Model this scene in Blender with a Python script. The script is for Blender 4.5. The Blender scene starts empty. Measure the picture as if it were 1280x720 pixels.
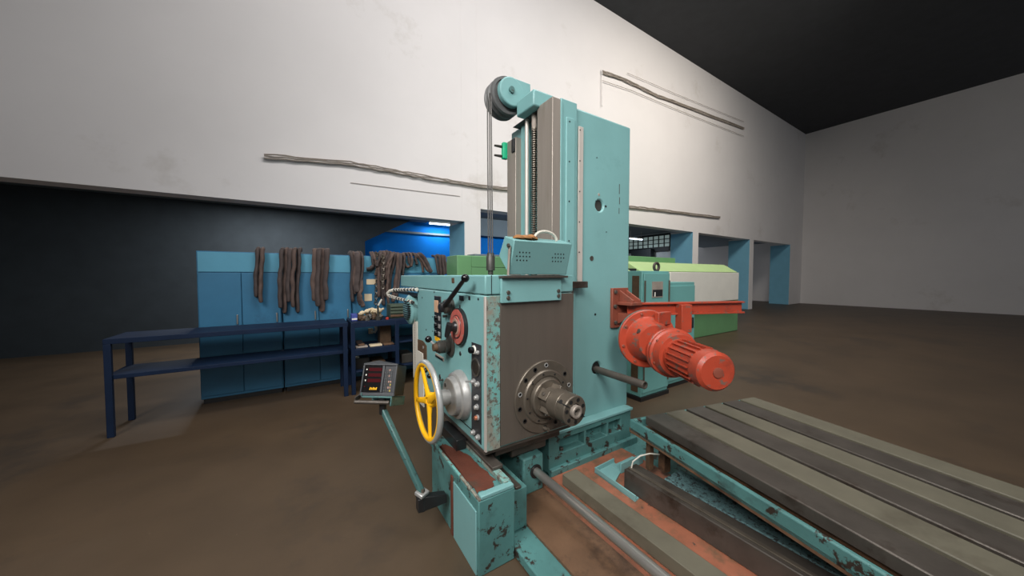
import bpy, math, random
from mathutils import Vector as V, Matrix, Euler

random.seed(7)
scene = bpy.context.scene
COL = scene.collection
PI = math.pi

# ------------------------------------------------------------------ camera
CAM = V((0, 0, 1.55))
FPX = 412.0
YAW, PITCH = math.radians(32.5), math.atan(15 / FPX)
FWD0 = V((math.sin(YAW), math.cos(YAW), 0))
RGT = V((math.cos(YAW), -math.sin(YAW), 0))
FWD = FWD0 * math.cos(PITCH) - V((0, 0, math.sin(PITCH)))
UPV = FWD0 * math.sin(PITCH) + V((0, 0, math.cos(PITCH)))
cam_data = bpy.data.cameras.new('camera')
cam_data.sensor_width = 36
cam_data.lens = 36 * FPX / 1280
cam_data.clip_start = 0.02
cam = bpy.data.objects.new('camera', cam_data)
COL.objects.link(cam)
cam.location = CAM
cam.rotation_euler = Euler((PI / 2 - PITCH, 0, -YAW))
scene.camera = cam

# ------------------------------------------------------------------ world and lights
world = bpy.data.worlds.new('world')
scene.world = world
world.use_nodes = True
bg = world.node_tree.nodes['Background']
bg.inputs[0].default_value = (0.86, 0.92, 1.0, 1)
bg.inputs[1].default_value = 0.25


def area(name, loc, target, size, power, color, size_y=None, spread=180):
    d = bpy.data.lights.new(name, 'AREA')
    d.energy = power
    d.color = color
    d.shape = 'RECTANGLE'
    d.size = size
    d.size_y = size_y or size
    d.spread = math.radians(spread)
    o = bpy.data.objects.new(name, d)
    COL.objects.link(o)
    o.location = loc
    o.rotation_euler = (V(target) - V(loc)).to_track_quat('-Z', 'Y').to_euler()
    return o


area('key_left', (-3.0, -0.2, 5.0), (1.2, 2.2, 1.2), 2.2, 118, (1.0, 0.98, 0.96), spread=100)  # added key light without a fixture, brightens the operator face from the left
area('key_front', (2.3, 0.2, 5.8), (2.0, 2.2, 1.2), 1.2, 24, (1.0, 0.97, 0.93), spread=130)  # added key light without a fixture, lifts the top of the column
area('wall_wash', (3.0, 1.0, 9.0), (3.6, 7.0, 4.0), 6.0, 390, (1.0, 0.975, 0.965), 2.0, spread=140)  # unseen light added to brighten the white wall
area('far_wall_wash', (10.0, 1.8, 9.0), (11.0, 7.0, 3.6), 6.0, 310, (1.0, 0.925, 0.83), 2.0, spread=140)  # second unseen light, warm, added for the right end of the wall
area('rear_fill', (-1.2, -3.4, 5.4), (3.4, 2.4, 0.9), 2.0, 52, (1.0, 0.96, 0.91), spread=70)  # unseen fill added for the cabinets and the faces towards the camera
area('bay_fill', (6.2, 7.65, 3.45), (6.2, 10.0, 0.8), 1.4, 70, (0.9, 0.95, 1.0), 0.2)  # unseen fill added behind the lintel to brighten the middle bay
area('bay_fill', (-0.6, 8.9, 3.22), (-0.6, 8.9, 0), 1.4, 95, (0.9, 0.95, 1.0), 0.2)  # unseen light standing for further tubes in the left bay

vs = scene.view_settings
vs.view_transform = 'Standard'
vs.look = 'None'
vs.exposure = 0.0
vs.gamma = 1.0
vs.use_curve_mapping = False


# ------------------------------------------------------------------ pixel rays onto real planes
def ray(px, py):
    return FWD + RGT * ((px - 640) / FPX) - UPV * ((py - 360) / FPX)


def onX(px, py, x):
    d = ray(px, py)
    return CAM + d * (x / d.x)


def onY(px, py, y):
    d = ray(px, py)
    return CAM + d * (y / d.y)


def onZ(px, py, z):
    d = ray(px, py)
    return CAM + d * ((z - CAM.z) / d.z)


def at(px, py, t):
    return CAM + ray(px, py) * t


# ------------------------------------------------------------------ materials
def srgb(r, g, b):
    f = lambda c: (c / 255 / 12.92) if c / 255 <= 0.04045 else ((c / 255 + 0.055) / 1.055) ** 2.4
    return (f(r), f(g), f(b), 1)


def mat(name, rgb, rough=0.5, metal=0.0, vary=0.12, vscale=3.0, chip=None, chip_amt=0.0, chip_scale=14.0,
        grime=None, grime_amt=0.0, grime_scale=1.6, bump=0.0, bump_scale=60.0, stretch=(1, 1, 1), spec=0.5):
    m = bpy.data.materials.new(name)
    m.use_nodes = True
    nt = m.node_tree
    N, L = nt.nodes, nt.links
    bs = N['Principled BSDF']
    base = srgb(*rgb)
    tc = N.new('ShaderNodeTexCoord')
    mp = N.new('ShaderNodeMapping')
    mp.inputs['Scale'].default_value = stretch
    L.new(tc.outputs['Object'], mp.inputs['Vector'])

    def noise(scale, detail=5, rough_=0.6, off=0.0):
        n = N.new('ShaderNodeTexNoise')
        n.inputs['Scale'].default_value = scale
        n.inputs['Detail'].default_value = detail
        n.inputs['Roughness'].default_value = rough_
        if off:
            a = N.new('ShaderNodeVectorMath')
            a.operation = 'ADD'
            a.inputs[1].default_value = (off, off * 1.7, off * 0.6)
            L.new(mp.outputs[0], a.inputs[0])
            L.new(a.outputs[0], n.inputs['Vector'])
        else:
            L.new(mp.outputs[0], n.inputs['Vector'])
        return n.outputs[0]

    def ramp(src, a, b):
        r = N.new('ShaderNodeMapRange')
        r.inputs[1].default_value = a
        r.inputs[2].default_value = b
        L.new(src, r.inputs[0])
        return r.outputs[0]

    def mix(fac, c1, c2):
        x = N.new('ShaderNodeMix')
        x.data_type = 'RGBA'
        L.new(fac, x.inputs[0])
        for i, c in ((6, c1), (7, c2)):
            if isinstance(c, tuple):
                x.inputs[i].default_value = c
            else:
                L.new(c, x.inputs[i])
        return x.outputs[2]

    lo = tuple(c * (1 - vary) for c in base[:3]) + (1,)
    hi = tuple(min(1, c * (1 + vary)) for c in base[:3]) + (1,)
    col = mix(ramp(noise(vscale), 0.3, 0.7), lo, hi)
    if grime:
        t = 0.72 - 0.34 * grime_amt
        col = mix(ramp(noise(grime_scale, 6, 0.7, 3.1), t, t + 0.16), col, srgb(*grime))
    if chip:
        t = 0.72 - 0.3 * chip_amt
        f = ramp(noise(chip_scale, 7, 0.72, 7.7), t, t + 0.03)
        col = mix(f, col, srgb(*chip))
    L.new(col, bs.inputs['Base Color'])
    bs.inputs['Roughness'].default_value = rough
    bs.inputs['Metallic'].default_value = metal
    bs.inputs['Specular IOR Level'].default_value = spec
    if bump:
        b = N.new('ShaderNodeBump')
        b.inputs['Strength'].default_value = bump
        b.inputs['Distance'].default_value = 0.01
        L.new(noise(bump_scale, 4, 0.6, 1.3), b.inputs['Height'])
        L.new(b.outputs[0], bs.inputs['Normal'])
    return m


def emit(name, rgb, strength):
    m = bpy.data.materials.new(name)
    m.use_nodes = True
    bs = m.node_tree.nodes['Principled BSDF']
    bs.inputs['Base Color'].default_value = srgb(*rgb)
    bs.inputs['Specular IOR Level'].default_value = 0.08
    bs.inputs['Emission Color'].default_value = srgb(*rgb)
    bs.inputs['Emission Strength'].default_value = strength
    return m


BROWN = (78, 62, 52)
MT = {}
MT['wall'] = mat('painted_wall', (228, 224, 222), 0.85, vary=0.03, vscale=0.6, grime=(206, 200, 194), grime_amt=0.35, grime_scale=0.5, bump=0.05, bump_scale=20)
MT['blue_wall'] = mat('blue_wall', (5, 106, 190), 0.7, vary=0.06, spec=0.1)
MT['pale_blue'] = mat('pale_blue_paint', (120, 180, 205), 0.7, vary=0.05)
MT['soffit'] = mat('grey_soffit', (104, 116, 124), 0.85, vary=0.06)
MT['floor'] = mat('brown_floor', (78, 63, 47), 0.5, vary=0.18, vscale=1.2, grime=(58, 49, 40), grime_amt=0.5, grime_scale=0.9, chip=(104, 88, 70), chip_amt=0.08, chip_scale=22, bump=0.05)
MT['roof'] = mat('dark_roof', (52, 54, 58), 0.8)
MT['teal'] = mat('teal_paint', (116, 162, 162), 0.42, vary=0.06, vscale=2.5, chip=(72, 78, 74), chip_amt=0.10, chip_scale=26, grime=(106, 150, 150), grime_amt=0.4, grime_scale=2.2, bump=0.04)
MT['teal_worn'] = mat('worn_teal_paint', (108, 165, 160), 0.5, vary=0.10, vscale=5, chip=(96, 90, 82), chip_amt=0.64, chip_scale=34, grime=(134, 130, 118), grime_amt=0.85, grime_scale=6, bump=0.12)
MT['teal_dark'] = mat('shaded_grimy_teal_paint', (76, 122, 120), 0.5, vary=0.16, vscale=4, chip=(48, 40, 34), chip_amt=0.52, chip_scale=9, grime=(56, 82, 80), grime_amt=0.45, grime_scale=4, bump=0.1)  # darker teal with the shade low on the machine in its colour, plus grime
MT['teal_cab'] = mat('cabinet_teal_paint', (108, 166, 162), 0.45, vary=0.05, grime=(92, 144, 142), grime_amt=0.3)
MT['grey_plate'] = mat('ground_steel_plate', (98, 90, 82), 0.46, 0.35, vary=0.10, vscale=1.2, stretch=(8, 8, 0.7), bump=0.03, grime=(82, 74, 67), grime_amt=0.4, grime_scale=0.9)
MT['way'] = mat('ground_way_steel', (150, 141, 132), 0.42, 0.35, vary=0.10, vscale=3.0, stretch=(6, 6, 0.4), grime=(128, 116, 104), grime_amt=0.4)
MT['steel'] = mat('bright_steel', (170, 166, 160), 0.28, 0.75, vary=0.08)
MT['steel_dark'] = mat('dark_steel', (104, 96, 86), 0.36, 0.5, vary=0.15, vscale=9, grime=(84, 74, 64), grime_amt=0.4, grime_scale=8)
MT['steel_oily'] = mat('oily_steel', (86, 80, 74), 0.42, 0.45, vary=0.2, vscale=6, grime=(58, 48, 40), grime_amt=0.5, grime_scale=4, bump=0.06)
MT['alu'] = mat('aluminium_strip', (196, 188, 180), 0.45, 0.3, vary=0.06)
MT['black'] = mat('black_enamel', (30, 30, 31), 0.35, vary=0.2)
MT['panel_black'] = mat('black_panel', (40, 42, 46), 0.5, vary=0.25, vscale=20, chip=(105, 108, 106), chip_amt=0.2, chip_scale=60)
MT['black_gloss'] = mat('black_plastic_ball', (14, 14, 16), 0.15)
MT['pulley'] = mat('pulley_grey', (92, 92, 92), 0.5, 0.1, vary=0.1)
MT['gunmetal'] = mat('gunmetal_knob', (64, 62, 58), 0.42, 0.2, vary=0.15)
MT['yellow'] = mat('yellow_paint', (246, 184, 22), 0.35, vary=0.06, vscale=10)
MT['silver'] = mat('worn_aluminium', (164, 164, 162), 0.38, 0.4, vary=0.12, vscale=20)
MT['rim'] = mat('polished_rim', (176, 178, 176), 0.3, 0.4, vary=0.08)
MT['red_dial'] = mat('red_dial_paint', (168, 84, 74), 0.5, vary=0.15, vscale=20, chip=(150, 120, 108), chip_amt=0.5, chip_scale=40)
MT['tan'] = mat('tan_dial', (150, 118, 104), 0.5, vary=0.15, vscale=30)
MT['cream'] = mat('cream_label', (214, 196, 164), 0.6, vary=0.06)
MT['label_tan'] = mat('tan_label', (190, 152, 122), 0.6, vary=0.08)
MT['white'] = mat('white_plastic', (226, 224, 214), 0.45, vary=0.04)
MT['copper'] = mat('copper_button', (182, 116, 88), 0.35, 0.5, vary=0.1)
MT['orange'] = mat('orange_red_paint', (164, 62, 40), 0.42, vary=0.10, vscale=6, chip=(110, 84, 74), chip_amt=0.48, chip_scale=18, grime=(120, 50, 36), grime_amt=0.5, grime_scale=5, bump=0.05)
MT['orange_rust'] = mat('rusty_red_paint', (128, 66, 50), 0.55, vary=0.18, vscale=9, grime=(92, 60, 50), grime_amt=0.5, grime_scale=8, bump=0.1)
MT['rust_red'] = mat('red_oxide', (92, 48, 33), 0.7, vary=0.2, vscale=9, grime=(72, 54, 42), grime_amt=0.4, grime_scale=6, bump=0.2, bump_scale=90)
MT['pan_red'] = mat('salmon_red_pan', (146, 90, 68), 0.5, vary=0.2, vscale=7, grime=(104, 80, 60), grime_amt=0.72, grime_scale=5, chip=(70, 60, 52), chip_amt=0.22, chip_scale=7)
MT['rust_pan'] = mat('rusty_pan', (104, 78, 58), 0.5, vary=0.2, vscale=5, grime=(66, 48, 36), grime_amt=0.7, grime_scale=4, bump=0.15)
MT['green'] = mat('green_machine_paint', (98, 146, 100), 0.5, vary=0.06)
MT['lime'] = mat('pale_green_machine_paint', (176, 206, 142), 0.5, vary=0.05)
MT['navy'] = mat('dark_blue_bench_paint', (16, 33, 58), 0.55, vary=0.15, spec=0.25, vscale=6, chip=(70, 66, 64), chip_amt=0.15, chip_scale=20)
MT['cab_blue'] = mat('blue_cabinet_paint', (48, 108, 142), 0.5, vary=0.10, vscale=3, grime=(34, 78, 108), grime_amt=0.4)
MT['cab_pale'] = mat('pale_blue_cabinet_paint', (80, 146, 172), 0.5, vary=0.06)
MT['sling'] = mat('dirty_brown_sling', (88, 72, 66), 0.9, vary=0.25, vscale=9, grime=(62, 52, 50), grime_amt=0.5, grime_scale=6, bump=0.3, bump_scale=50)
MT['sling_dark'] = mat('dirty_grey_sling', (72, 62, 60), 0.9, vary=0.25, vscale=9, grime=(50, 44, 44), grime_amt=0.5, grime_scale=6, bump=0.3, bump_scale=50)
MT['beige'] = mat('beige_painted_strip', (196, 192, 180), 0.55, vary=0.06)
MT['cable'] = mat('grey_cable', (150, 140, 130), 0.7, vary=0.2, vscale=5)
MT['cable_dark'] = mat('dark_cable', (64, 58, 54), 0.6)
MT['rope'] = mat('steel_rope', (96, 94, 92), 0.45, 0.5, vary=0.15, vscale=40)
MT['tube'] = emit('fluorescent_glow', (225, 238, 255), 5.0)
MT['red_glow'] = emit('dim_red_display', (58, 4, 10), 0.05)
MT['green_sw'] = mat('green_switch', (44, 190, 140), 0.4)
MT['screen'] = mat('black_screen', (12, 10, 11), 0.2)
MT['brass_key'] = mat('dull_yellow_key', (150, 136, 60), 0.5)
MT['arm'] = mat('dark_teal_arm_paint', (62, 98, 96), 0.45, vary=0.15, vscale=6, chip=(40, 36, 32), chip_amt=0.5, chip_scale=24, bump=0.05)
MT['dro_grey'] = mat('dark_grey_case', (58, 60, 63), 0.45, vary=0.06)
MT['dro_black'] = mat('black_case', (22, 23, 25), 0.5)
MT['olive'] = mat('olive_crate', (72, 84, 70), 0.6, vary=0.15)
MT['brown'] = mat('brown_oily_parts', (84, 64, 46), 0.6, vary=0.3, vscale=15)
MT['box_blue'] = mat('printed_blue_box', (62, 76, 150), 0.6, vary=0.1)
MT['concrete'] = mat('grey_block', (96, 92, 78), 0.6, vary=0.12, vscale=6, grime=(76, 70, 58), grime_amt=0.5)
MT['glass'] = emit('daylit_frosted_glass', (150, 168, 166), 0.38)
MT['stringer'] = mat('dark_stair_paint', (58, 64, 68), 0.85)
MT['pale_grey'] = mat('pale_grey_wall', (176, 184, 188), 0.8)
MT['frame_dark'] = mat('dark_window_frame', (30, 36, 40), 0.6)
MT['chips'] = mat('teal_grit', (92, 122, 124), 0.6, vary=0.3, vscale=60, chip=(34, 34, 34), chip_amt=0.6, chip_scale=55, bump=0.3)

# ------------------------------------------------------------------ mesh helpers
ORG = {}


class B:
    def __init__(self):
        self.v, self.f = [], []

    def add(self, vs, fs):
        k = len(self.v)
        self.v += [V(p) for p in vs]
        self.f += [tuple(i + k for i in q) for q in fs]
        return self

    def box(self, x0, x1, y0, y1, z0, z1, M=None):
        vs = [V((x, y, z)) for z in (z0, z1) for y in (y0, y1) for x in (x0, x1)]
        if M is not None:
            vs = [M @ p for p in vs]
        return self.add(vs, [(0, 2, 3, 1), (4, 5, 7, 6), (0, 1, 5, 4), (2, 6, 7, 3), (0, 4, 6, 2), (1, 3, 7, 5)])

    def prism(self, poly, off):
        n = len(poly)
        poly = [V(p) for p in poly]
        off = V(off)
        nrm = V((0, 0, 0))
        for i in range(n):
            nrm += poly[i].cross(poly[(i + 1) % n])
        if nrm.dot(off) > 0:
            poly = poly[::-1]
        vs = poly + [p + off for p in poly]
        fs = [tuple(range(n)), tuple(range(2 * n - 1, n - 1, -1))]
        fs += [(i, i + n, (i + 1) % n + n, (i + 1) % n) for i in range(n)]
        return self.add(vs, fs)

    def lathe(self, o, axis, prof, n=32):
        o, a = V(o), V(axis).normalized()
        u = a.orthogonal().normalized()
        if abs(a.z) < 0.9:
            u = V((0, 0, 1)) - a * a.z
            u.normalize()
        w = a.cross(u)
        vs, fs, rings = [], [], []
        for s, r in prof:
            if r < 1e-6:
                rings.append([len(vs)])
                vs.append(o + a * s)
            else:
                rings.append(list(range(len(vs), len(vs) + n)))
                vs += [o + a * s + (u * math.cos(2 * PI * k / n) + w * math.sin(2 * PI * k / n)) * r for k in range(n)]
        for p, q in zip(rings, rings[1:]):
            for k in range(n):
                k2 = (k + 1) % n
                if len(p) == 1 and len(q) == 1:
                    continue
                if len(p) == 1:
                    fs.append((p[0], q[k2], q[k]))
                elif len(q) == 1:
                    fs.append((p[k], p[k2], q[0]))
                else:
                    fs.append((p[k], p[k2], q[k2], q[k]))
        if len(rings[0]) > 1:
            fs.append(tuple(reversed(rings[0])))
        if len(rings[-1]) > 1:
            fs.append(tuple(rings[-1]))
        return self.add(vs, fs)

    def cyl(self, p0, p1, r0, r1=None, n=20):
        p0, p1 = V(p0), V(p1)
        return self.lathe(p0, p1 - p0, [(0, r0), ((p1 - p0).length, r0 if r1 is None else r1)], n)

    def sphere(self, c, r, n=16):
        return self.lathe(V(c) - V((0, 0, r)), (0, 0, 1), [(r - r * math.cos(PI * i / 8), r * math.sin(PI * i / 8) if 0 < i < 8 else 0) for i in range(9)], n)

    def torus(self, c, axis, R, r, n=40, m=10):
        c, a = V(c), V(axis).normalized()
        u = a.orthogonal().normalized()
        w = a.cross(u)
        vs, fs = [], []
        for i in range(n):
            d = u * math.cos(2 * PI * i / n) + w * math.sin(2 * PI * i / n)
            for j in range(m):
                vs.append(c + d * (R + r * math.cos(2 * PI * j / m)) + a * (r * math.sin(2 * PI * j / m)))
        for i in range(n):
            for j in range(m):
                i2, j2 = (i + 1) % n, (j + 1) % m
                fs.append((i * m + j, i2 * m + j, i2 * m + j2, i * m + j2))
        return self.add(vs, fs)

    def tube(self, pts, r, n=8, flat=1.0, flat_dir=(0, 1, 0)):
        pts = [V(p) for p in pts]
        vs, fs = [], []
        prev = None
        for i, p in enumerate(pts):
            t = (pts[min(i + 1, len(pts) - 1)] - pts[max(i - 1, 0)]).normalized()
            fd = V(flat_dir) - t * t.dot(V(flat_dir)) if prev is None else prev - t * t.dot(prev)
            if fd.length < 1e-4:
                fd = t.orthogonal()
            fd.normalize()
            prev = fd
            sd = t.cross(fd)
            rr = r[i] if isinstance(r, (list, tuple)) else r
            for k in range(n):
                a = 2 * PI * k / n
                vs.append(p + fd * (rr * flat * math.cos(a)) + sd * (rr * math.sin(a)))
        for i in range(len(pts) - 1):
            for k in range(n):
                k2 = (k + 1) % n
                fs.append((i * n + k, i * n + k2, (i + 1) * n + k2, (i + 1) * n + k))
        fs.append(tuple(range(n - 1, -1, -1)))
        fs.append(tuple(range(len(vs) - n, len(vs))))
        return self.add(vs, fs)

    def build(self, name, m, parent=None, bevel=0.0, label=None, kind=None, cat=None, group=None, seg=2, ang=35):
        if parent is not None:
            org = ORG[parent]
        elif kind == 'structure':
            org = V((0, 0, 0))
        else:
            lo = V([min(p[i] for p in self.v) for i in range(3)])
            hi = V([max(p[i] for p in self.v) for i in range(3)])
            org = V(((lo.x + hi.x) / 2, (lo.y + hi.y) / 2, lo.z))
        me = bpy.data.meshes.new(name)
        me.from_pydata([p - org for p in self.v], [], self.f)
        me.materials.append(MT[m] if isinstance(m, str) else m)
        me.polygons.foreach_set('use_smooth', [True] * len(me.polygons))
        me.update()
        me.set_sharp_from_angle(angle=math.radians(ang))
        o = bpy.data.objects.new(name, me)
        COL.objects.link(o)
        ORG[o] = org
        if parent is not None:
            o.parent = parent
        else:
            o.location = org
        if bevel:
            b = o.modifiers.new('edge', 'BEVEL')
            b.width = bevel
            b.segments = seg
            b.limit_method = 'ANGLE'
            b.angle_limit = math.radians(40)
        if label:
            o['label'] = label
        if kind:
            o['kind'] = kind
        if cat:
            o['category'] = cat
        if group:
            o['group'] = group
        return o


def thing(name, loc, label, cat, group=None):
    o = bpy.data.objects.new(name, None)
    o.empty_display_size = 0.1
    COL.objects.link(o)
    o.location = loc
    ORG[o] = V(loc)
    o['label'] = label
    o['category'] = cat
    if group:
        o['group'] = group
    return o


def place(mesh_obj, loc, rot, parent, name=None):
    """another object with the same mesh, put at a world spot under parent"""
    o = bpy.data.objects.new(name or mesh_obj.name.split('.')[0], mesh_obj.data)
    COL.objects.link(o)
    o.parent = parent
    o.location = V(loc) - ORG[parent]
    o.rotation_euler = rot
    ORG[o] = V(loc)
    return o


_bolt_cache = {}


def bolt(p, axis, r, h, m, parent, name='bolt', sides=6):
    """hex bolt head at p pointing along axis; heads of a size share their mesh"""
    key = (round(r, 4), round(h, 4), m, sides)
    if key not in _bolt_cache:
        b = B().lathe((0, 0, 0), (0, 0, 1), [(0, r), (h * 0.85, r), (h, r * 0.8)], sides)
        me = bpy.data.meshes.new(name)
        me.from_pydata(b.v, [], b.f)
        me.materials.append(MT[m])
        me.polygons.foreach_set('use_smooth', [True] * len(me.polygons))
        me.set_sharp_from_angle(angle=math.radians(25))
        _bolt_cache[key] = me
    o = bpy.data.objects.new(name, _bolt_cache[key])
    COL.objects.link(o)
    o.parent = parent
    o.location = V(p) - ORG[parent]
    o.rotation_euler = V(axis).to_track_quat('Z', 'Y').to_euler()
    return o


def cut(o, cutter_b):
    """boolean the cutter shape out of o's mesh, keeping one clean mesh"""
    c = cutter_b.build('cutter', 'black', None)
    bpy.context.view_layer.update()
    md = o.modifiers.new('cut', 'BOOLEAN')
    md.operation = 'DIFFERENCE'
    md.solver = 'EXACT'
    md.object = c
    others = [(m, m.show_viewport) for m in o.modifiers if m != md]
    for m, _ in others:
        m.show_viewport = False
    dg = bpy.context.evaluated_depsgraph_get()
    me = bpy.data.meshes.new_from_object(o.evaluated_get(dg))
    o.modifiers.remove(md)
    for m, s in others:
        m.show_viewport = s
    me.materials.clear()
    me.materials.append(o.data.materials[0])
    o.data = me
    me.polygons.foreach_set('use_smooth', [True] * len(me.polygons))
    me.set_sharp_from_angle(angle=math.radians(35))
    bpy.data.objects.remove(c)


# =================================================================== THE SETTING
YW, YB = 7.0, 10.5          # white front wall and the blue wall at the back of the bays
XPIL = [(-7.2, -6.8), (3.17, 3.58), (8.1, 8.5), (12.7, 13.1), (17.5, 17.9), (22.3, 24.0)]
LINT = [2.80, 3.13, 3.24, 3.24, 3.24]
B().box(-9, 24, -6, 11, -0.1, 0).build('floor', 'floor', kind='structure')
w = B()
for (a0, a1) in XPIL:
    w.box(a0, a1, YW, YW + 0.9, 0, 3.3)
for (p, q, z) in zip(XPIL, XPIL[1:], LINT):
    w.box(p[1], q[0], YW, YW + 0.35, z, 3.3)
w.box(-9, -7.2, YW, YW + 0.9, 0, 3.3)
w.box(-9, 24, YW, YW + 0.35, 3.3, 9.5)
w.build('wall_back', 'wall', kind='structure')
# pale blue jamb faces of the openings (thin painted render coat on the piers)
j = B()
for (a0, a1) in XPIL[1:]:
    j.box(a0 - 0.006, a0 - 0.001, YW + 0.006, YW + 0.9, 0, LINT[XPIL.index((a0, a1)) - 1] - 0.003)
j.build('trim_1', 'pale_blue', kind='structure')
B().box(-9, 9.5, YB, YB + 0.2, 0, 3.45).build('wall_bay', 'blue_wall', kind='structure')
B().box(9.5, 14.0, YB + 1.8, YB + 2.0, 0, 4.2).build('wall_bay_far', 'pale_grey', kind='structure')
B().box(-9, 3.4, YW + 0.35, YB, 3.26, 3.4).box(3.4, 24, YW + 0.35, YB + 2.0, 3.55, 3.7).build('ceiling_bay', 'soffit', kind='structure')
B().box(-1.0, 4.5, YB - 0.06, YB, 2.88, 2.94).box(4.6, 9.5, YB - 0.25, YB, 2.95, 3.55).build('trim_2', 'soffit', kind='structure')
B().box(6.9, 7.15, YB - 0.5, YB, 0, 3.5).build('trim_3', 'frame_dark', kind='structure')
# stringer wall of a flight of stairs at the back of the left bay
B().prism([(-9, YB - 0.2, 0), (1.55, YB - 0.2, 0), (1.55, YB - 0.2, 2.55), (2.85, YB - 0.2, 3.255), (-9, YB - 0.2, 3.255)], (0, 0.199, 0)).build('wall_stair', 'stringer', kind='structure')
B().box(-9, 24, -6, YW + 0.4, 9.5, 9.6).build('ceiling', 'roof', kind='structure')
B().box(24, 24.2, -6, 13.2, 0, 9.5).build('wall_right', 'wall', kind='structure')
B().box(-9.2, -9, -6, 11, 0, 9.5).build('wall_left', 'wall', kind='structure')

# barred window in the side wall of the far bay
XS = 14.0
B().box(XS, XS + 0.2, YW + 0.9, YB + 2.0, 0, 3.6).build('wall_bay_side', 'pale_grey', kind='structure')
wy0, wy1 = onX(838, 300, XS).y, onX(781, 300, XS).y
wz0, wz1 = 2.86, 3.42
win = B().box(XS - 0.02, XS - 0.001, wy0, wy1, wz0, wz1).build('window_1', 'glass', kind='structure')
fr = B()
fr.box(XS - 0.10, XS - 0.02, wy0, wy1, wz0 - 0.17, wz0 + 0.03)
fr.box(XS - 0.08, XS - 0.02, wy0, wy1, wz1 - 0.02, wz1 + 0.06)
fr.build('window_frame', 'frame_dark', win)
for i in range(10):
    y = wy0 + (wy1 - wy0) * i / 9
    B().box(XS - 0.06, XS - 0.02, y - 0.018, y + 0.018, wz0, wz1).build('window_bar', 'frame_dark', win)
for i in range(1, 3):
    z = wz0 + (wz1 - wz0) * i / 3
    B().box(XS - 0.05, XS - 0.02, wy0, wy1, z - 0.016, z + 0.016).build('window_bar', 'frame_dark', win)
pa, pb_ = onX(790.5, 316, XS - 0.3), onX(815, 311, XS - 0.3)
B().box(XS - 0.4, XS - 0.12, pb_.y, pa.y, 0, pb_.z).build('partition_board', 'frame_dark', cat='board', label='black board standing beneath the barred window in the far bay', bevel=0.01)

# fluorescent lights in the bays
for (px0, px1, py, Y, lab) in ((536, 566, 281.5, YB - 0.35, 'fluorescent tube light glowing under the ceiling of the blue bay'),
                               (787, 803, 298.0, 9.5, 'fluorescent tube light in the far bay in front of the barred window')):
    a, b_ = onY(px0, py, Y), onY(px1, py, Y)
    z = 3.2
    L = thing('fluorescent_light', ((a.x + b_.x) / 2, Y, z), lab, 'light')
    B().box(a.x, b_.x, Y - 0.05, Y + 0.05, z + 0.02, z + 0.075).build('light_housing', 'white', L, bevel=0.006)
    B().cyl((a.x + 0.02, Y, z), (b_.x - 0.02, Y, z), 0.025, n=12).build('light_tube', 'tube', L)
    zc_ = 3.26 if a.x < 4 else 3.55
    for xx in (a.x + 0.08, b_.x - 0.08):
        B().cyl((xx, Y, z + 0.075), (xx, Y, zc_), 0.008, n=8).build('hanger', 'steel', L)
    ld = bpy.data.lights.new('tube_glow', 'AREA')
    ld.shape = 'RECTANGLE'
    ld.size, ld.size_y = b_.x - a.x, 0.06
    ld.energy = 20
    ld.color = (0.86, 0.93, 1.0)
    lo = bpy.data.objects.new('tube_glow', ld)
    COL.objects.link(lo)
    lo.location = ((a.x + b_.x) / 2, Y, z - 0.04)

# panel joints of the white wall
for i, px in enumerate((577, 596.5)):
    x = onY(px, 180, YW).x
    B().box(x - 0.004, x + 0.004, YW - 0.003, YW + 0.01, 3.0, 9.4).build('trim_%d' % (5 + i), 'wall', kind='structure')

# cables on the white wall
def wall_cable(name, pix, r, m, label, y=YW - 0.05, n=1, jitter=0.0):
    root = thing(name, onY(pix[0][0], pix[0][1], y), label, 'cable')
    for k in range(n):
        pts = []
        for (a, b_) in zip(pix, pix[1:]):
            for i in range(8):
                f = i / 8
                p = onY(a[0] + (b_[0] - a[0]) * f, a[1] + (b_[1] - a[1]) * f, y)
                pts.append(p + V((0, -0.004 * k, (k - n / 2) * r * 2.1 + random.uniform(-1, 1) * jitter)))
        pts.append(onY(pix[-1][0], pix[-1][1], y) + V((0, -0.004 * k, (k - n / 2) * r * 2.1)))
        B().tube(pts, r, 6).build('strand', m, root)


wall_cable('cable_bundle', [(330, 194), (438, 203), (480, 211), (540, 222), (590, 230), (640, 236), (700, 247)], 0.013, 'cable', 'bundle of old grey cables sagging along the white wall above the blue bay', n=3, jitter=0.012)
wall_cable('cable_bundle', [(753, 89), (775, 96), (800, 108), (822, 119), (850, 129), (930, 160)], 0.022, 'cable', 'pair of dark grey cables sloping across the upper right of the white wall', n=2, jitter=0.01)
wall_cable('thin_wire', [(752, 100), (790, 113), (842, 135), (930, 170)], 0.008, 'cable', 'thin wire under the pair of cables high on the white wall')
wall_cable('thin_wire', [(784, 91), (810, 102), (842, 116), (930, 152)], 0.007, 'cable', 'topmost thin wire high on the right of the white wall')
wall_cable('cable_bundle', [(770, 256), (800, 259), (842, 264), (900, 271)], 0.022, 'cable', 'grey cables running above the opening behind the teal column', n=2, jitter=0.012)
wall_cable('thin_wire', [(438, 228), (510, 237), (575, 245)], 0.005, 'cable', 'hairline wire under the cable bundle above the blue bay', y=YW - 0.012)
wall_cable('conduit_pipe', [(752.5, 86), (752.5, 132)], 0.014, 'wall', 'slim vertical conduit painted white coming down the wall behind the column', n=1)

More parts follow.
